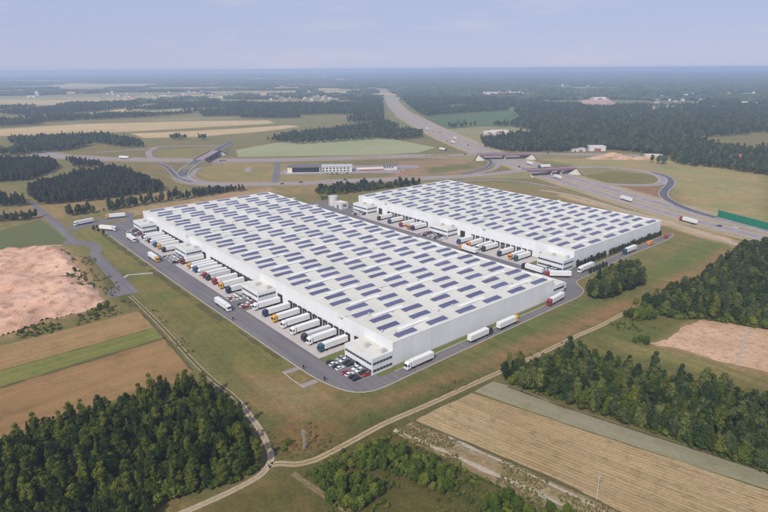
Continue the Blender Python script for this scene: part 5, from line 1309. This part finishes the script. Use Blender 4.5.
px_wood([(314, 189), (340, 185.5), (384, 183.5), (418, 181.8), (422, 184), (380, 189), (340, 194), (318, 195)], 2.5, 3.2, P_green + P_mid[:1], 'hedge2', 210, 'green tree belt behind the far warehouse', 0.5, 0.85, 'tree_belt', 0.85)
px_wood([(192, 192), (210, 190), (245, 188.5), (245, 190.5), (215, 193), (195, 196.5)], 1.5, 3.2, P_mid + P_right[:1], 'hedge', 211, 'low shrubs behind the near warehouse', 0.35, 0.6, 'tree_belt')
px_wood([(320, 197), (328, 196.5), (330, 198.5), (322, 199.5)], 1.5, 4, P_green, 'green', 212, 'hedge beside the water tank', 0.45, 0.6, 'hedge')
px_wood([(392, 132), (405, 126), (423, 128), (425, 134), (410, 139), (395, 140), (384, 139), (345, 141), (300, 144), (268, 141), (268, 136), (284, 131), (330, 126), (370, 121), (384, 118), (398, 122)], 12, 7, P_far, 'far', 213, 'dark forest block behind the pale green field', 0.6, 0.95)
px_wood([(-40, 119), (0, 117), (40, 113.5), (100, 111.5), (150, 112), (192, 110.5), (192, 114), (150, 117), (100, 119.5), (50, 122), (0, 124), (-40, 126)], 10, 8, P_far, 'far', 217, 'wood band behind the long golden field', 0.6, 0.95)
px_wood([(200, 113), (240, 111), (300, 113), (300, 118.5), (262, 118.6), (205, 117.5)], 10, 8, P_far, 'far', 218, 'wood band left of the central forest', 0.6, 0.95)
px_wood([(650, 161), (665, 160), (670, 163), (655, 164)], 4, 6, P_far, 'far', 214, 'few trees beside the sand heaps', 0.6, 0.95)
px_wood([(672, 162), (690, 166), (720, 168), (745, 172), (790, 178), (790, 160), (768, 158), (700, 156), (672, 157)], 4, 6, P_far, 'far', 215, 'forest edge above the right hand meadow', 0.6, 0.95)
px_wood([(480, 140), (520, 136), (540, 138), (576, 138), (660, 144), (700, 154), (660, 154), (600, 149), (560, 152), (505, 151), (485, 147)], 5, 6.5, P_far, 'far', 216, 'forest edge right of the first bridge', 0.6, 0.95)

# distant forest: single crowns to about 2.6 km, canopy clumps beyond; open where the fields lie
FAR_FIELDS = []
for o in list(C.objects):
    if o.name.split('.')[0] in ('far_field', 'quarry', 'building_site', 'gravel_yard'):
        FAR_FIELDS.append([tuple(v_.co[:2]) for v_ in o.data.vertices])
def far_points(sp, d0, d1, seed, keep):
    r = np.random.default_rng(seed); out = []
    X, Y = np.meshgrid(np.arange(-0.86*d1, 0.86*d1, sp), np.arange(d0*0.6, d1, sp))
    X = X + r.uniform(-.45, .45, X.shape)*sp; Y = Y + r.uniform(-.45, .45, Y.shape)*sp
    D = np.hypot(X, Y); k = (D > d0) & (D < d1) & (np.abs(X) < 0.82*Y + 60)
    X, Y = X[k], Y[k]
    ok = np.ones(X.shape, bool)
    for pl in FAR_FIELDS: ok &= ~inpoly(X, Y, pl)
    X, Y = X[ok], Y[ok]
    # keep off the motorway corridor
    md_ = np.full(X.shape, 1e9)
    for p in mwp[::2]: md_ = np.minimum(md_, np.hypot(X - p[0], Y - p[1]))
    ok = md_ > 48
    for hx_, hy_ in HOUSES:                          # gardens and lanes stay open
        rr2 = 22 + 0.010 * hy_
        ok &= ~((np.abs(X - hx_) < rr2) & (Y < hy_ + rr2*0.6) & (Y > hy_ - rr2*2.6))
    X, Y = X[ok], Y[ok]
    rf_, lo_ = inpoly(X, Y, RIGHT_FOREST), inpoly(X, Y, LEFT_OPEN)
    m_ = np.array([keep(x, y, a, b) for x, y, a, b in zip(X, Y, rf_, lo_)])
    return list(zip(X[m_], Y[m_]))
RIGHT_FOREST = GP([(478, 152), (520, 152), (560, 151), (600, 148.5), (640, 153), (700, 163), (768, 176), (900, 195), (900, 80), (396, 80), (397, 96), (404, 108), (418, 114), (424, 117), (440, 130), (455, 139), (500, 141.5)])
LEFT_OPEN = GP([(-200, 170), (-200, 126), (0, 127), (100, 123), (192, 120.5), (262, 119.5), (268, 136), (230, 140), (240, 160), (-60, 175)])
def keepf(x, y, right, left_open):
    d = math.hypot(x, y)
    v = mnoise.fractal(Vector((x*0.0011, y*0.0016, 2.0)), 1.0, 2.0, 4)
    f2 = mnoise.noise(Vector((x*0.006, y*0.006, 7.0)))
    if right: return v > -0.30 and f2 > -0.46
    if x > 0 and d < 2300: return False
    if left_open: return False
    if d < 1450: return False
    return v > (-0.12 if x < -0.15*d else -0.24) and f2 > -0.6
pts = far_points(8.5, 900, 2500, 301, keepf)
stuff('far_forest', [p for p in pts if p[0] > 0], P_far, 'far', 'dark forest spreading right of the motorway', 'forest', 0.7, 1.15, 301)
stuff('far_forest', [p for p in pts if p[0] <= 0], P_far, 'far', 'patchwork woods in the left middle distance', 'forest', 0.7, 1.15, 302)
pts = far_points(27, 2480, 9000, 303, keepf)
stuff('far_forest', [p for p in pts if p[0] > 0], P_clump, 'clump', 'hazy far forest towards the right horizon', 'forest', 0.75, 1.1, 303)
stuff('far_forest', [p for p in pts if p[0] <= 0], P_clump, 'clump', 'hazy far woods towards the left horizon', 'forest', 0.75, 1.1, 304)

pts = far_points(62, 8900, 17000, 305, keepf)
stuff('far_forest', pts, P_clump, 'clump', 'faint forest belt right under the horizon', 'forest', 1.5, 2.4, 305)

# low scrub and tufts in the meadows
def scrub(px, sp, seed, label, thr=0.1, plist=P_scrub, key='scrub', smin=0.5, smax=1.2):
    pts = [p for p in scatter(GP(px), sp, seed) if mnoise.noise(Vector((p[0]*0.05, p[1]*0.05, seed))) + 0.5*mnoise.noise(Vector((p[0]*0.2, p[1]*0.2, seed))) > thr]
    stuff('scrub', pts, plist, key, label, 'scrub', smin, smax, seed)
scrub([(225, 395), (262, 420), (330, 426), (400, 402), (480, 371), (560, 345), (575, 338), (480, 379), (384, 422), (320, 456), (275, 460), (262, 432)], 2.2, 401, 'low scrub in the meadow above the sandy track', 0.02)
scrub([(300, 472), (384, 430), (400, 436), (470, 474), (540, 508), (600, 560), (330, 560)], 2.0, 402, 'low green scrub below the sandy track', 0.0, P_bush + P_scrub, 'bushmix', 0.35, 0.8)
scrub([(40, 250), (64, 250), (78, 262), (96, 288), (80, 296), (62, 290), (46, 262)], 2.0, 403, 'green scrub on the sand pit slope', -0.08, P_bush + P_scrub, 'bushmix', 0.3, 0.9)
scrub([(0, 338), (50, 321), (86, 313), (104, 304), (132, 300), (138, 309), (60, 331), (0, 346)], 2.2, 404, 'scrub belt between sand pit and tan field', -0.1, P_bush + P_scrub, 'bushmix', 0.35, 0.85)
scrub([(576, 338), (640, 308), (660, 320), (650, 342), (600, 345)], 2.4, 405, 'scrub beside the upper end of sandy track', 0.12, P_bush + P_scrub, 'bushmix', 0.3, 0.7)
scrub([(78, 256), (95, 258), (122, 290), (112, 298), (100, 290), (88, 272)], 2.0, 406, 'tufts beside the access road', 0.05)
scrub([(130, 295), (142, 312), (196, 368), (226, 398), (232, 394), (196, 352), (150, 302)], 2.2, 407, 'weeds along the upper dirt track', 0.05)
scrub([(398, 441), (414, 444), (470, 473), (545, 506), (540, 512), (460, 478), (405, 452)], 1.8, 408, 'weeds along the fallow strip edge', -0.05, P_bush + P_scrub, 'bushmix', 0.25, 0.55)

for k, (pp, lb) in enumerate([([(506, 381), (524, 389), (560, 400.5), (600, 414), (660, 435.5), (720, 457), (768, 473.5), (790, 481), (790, 477), (768, 469), (720, 452), (660, 431), (600, 409), (560, 396), (524, 384), (508, 376)], 'shrubs along the lower edge of the wood by the grey green field'),
                              ([(262, 462), (252, 475), (226, 487), (190, 495), (158, 506), (140, 530), (134, 524), (156, 499), (188, 489), (222, 481), (246, 470), (257, 458)], 'shrubs along the lower edge of the lower left wood'),
                              ([(640, 306), (652, 313), (672, 319), (702, 320), (742, 326), (790, 334), (790, 330), (740, 321), (700, 315), (668, 314), (652, 307)], 'shrubs along the lower edge of the wood behind the sandy plot')]):
    stuff('edge_shrubs', scatter(GP(pp), 1.5, 430 + k), P_bush + P_green[1:2], 'edge', lb, 'shrubs', 0.55, 1.2, 430 + k)
P_tuft = protos('tuft', [(85, 0.45, 0.55, 0.02, 26, 0.16, 'bush'), (86, 0.35, 0.45, 0.02, 22, 0.14, 'bush'), (87, 0.6, 0.5, 0.02, 26, 0.16, 'bush')], 'leaf_scrub')
def tufts(px, sp, seed, label, thr=-0.05):
    pts = [p for p in scatter(GP(px), sp, seed) if mnoise.noise(Vector((p[0]*0.04, p[1]*0.04, seed))) + 0.7*mnoise.noise(Vector((p[0]*0.15, p[1]*0.15, seed))) > thr]
    o = stuff('grass_tufts', pts, P_tuft, 'tuft', label, 'grass', 0.5, 1.3, seed)
tufts([(396, 431), (414, 423), (500, 459), (576, 492), (640, 525), (560, 520), (470, 474), (410, 443)], 0.9, 443, 'weeds on the fallow strip', -0.1)
# ------------------------------------------------------------------ haze
hz = MB().box(-24500, 24500, -1800, 46500, -1.0, 131.0).me('haze')
hm = bpy.data.materials.new('haze'); hm.use_nodes = True
hn = hm.node_tree.nodes; hn.clear()
ho = hn.new('ShaderNodeOutputMaterial'); pv = hn.new('ShaderNodeVolumePrincipled')
pv.inputs['Color'].default_value = (0.60, 0.74, 1.0, 1); pv.inputs['Density'].default_value = 0.00018; pv.inputs['Anisotropy'].default_value = 0.0
hm.node_tree.links.new(pv.outputs['Volume'], ho.inputs['Volume'])
tag(link('haze', hz, None, hm), 'pale blue summer haze over the whole landscape', 'haze', kind='stuff')
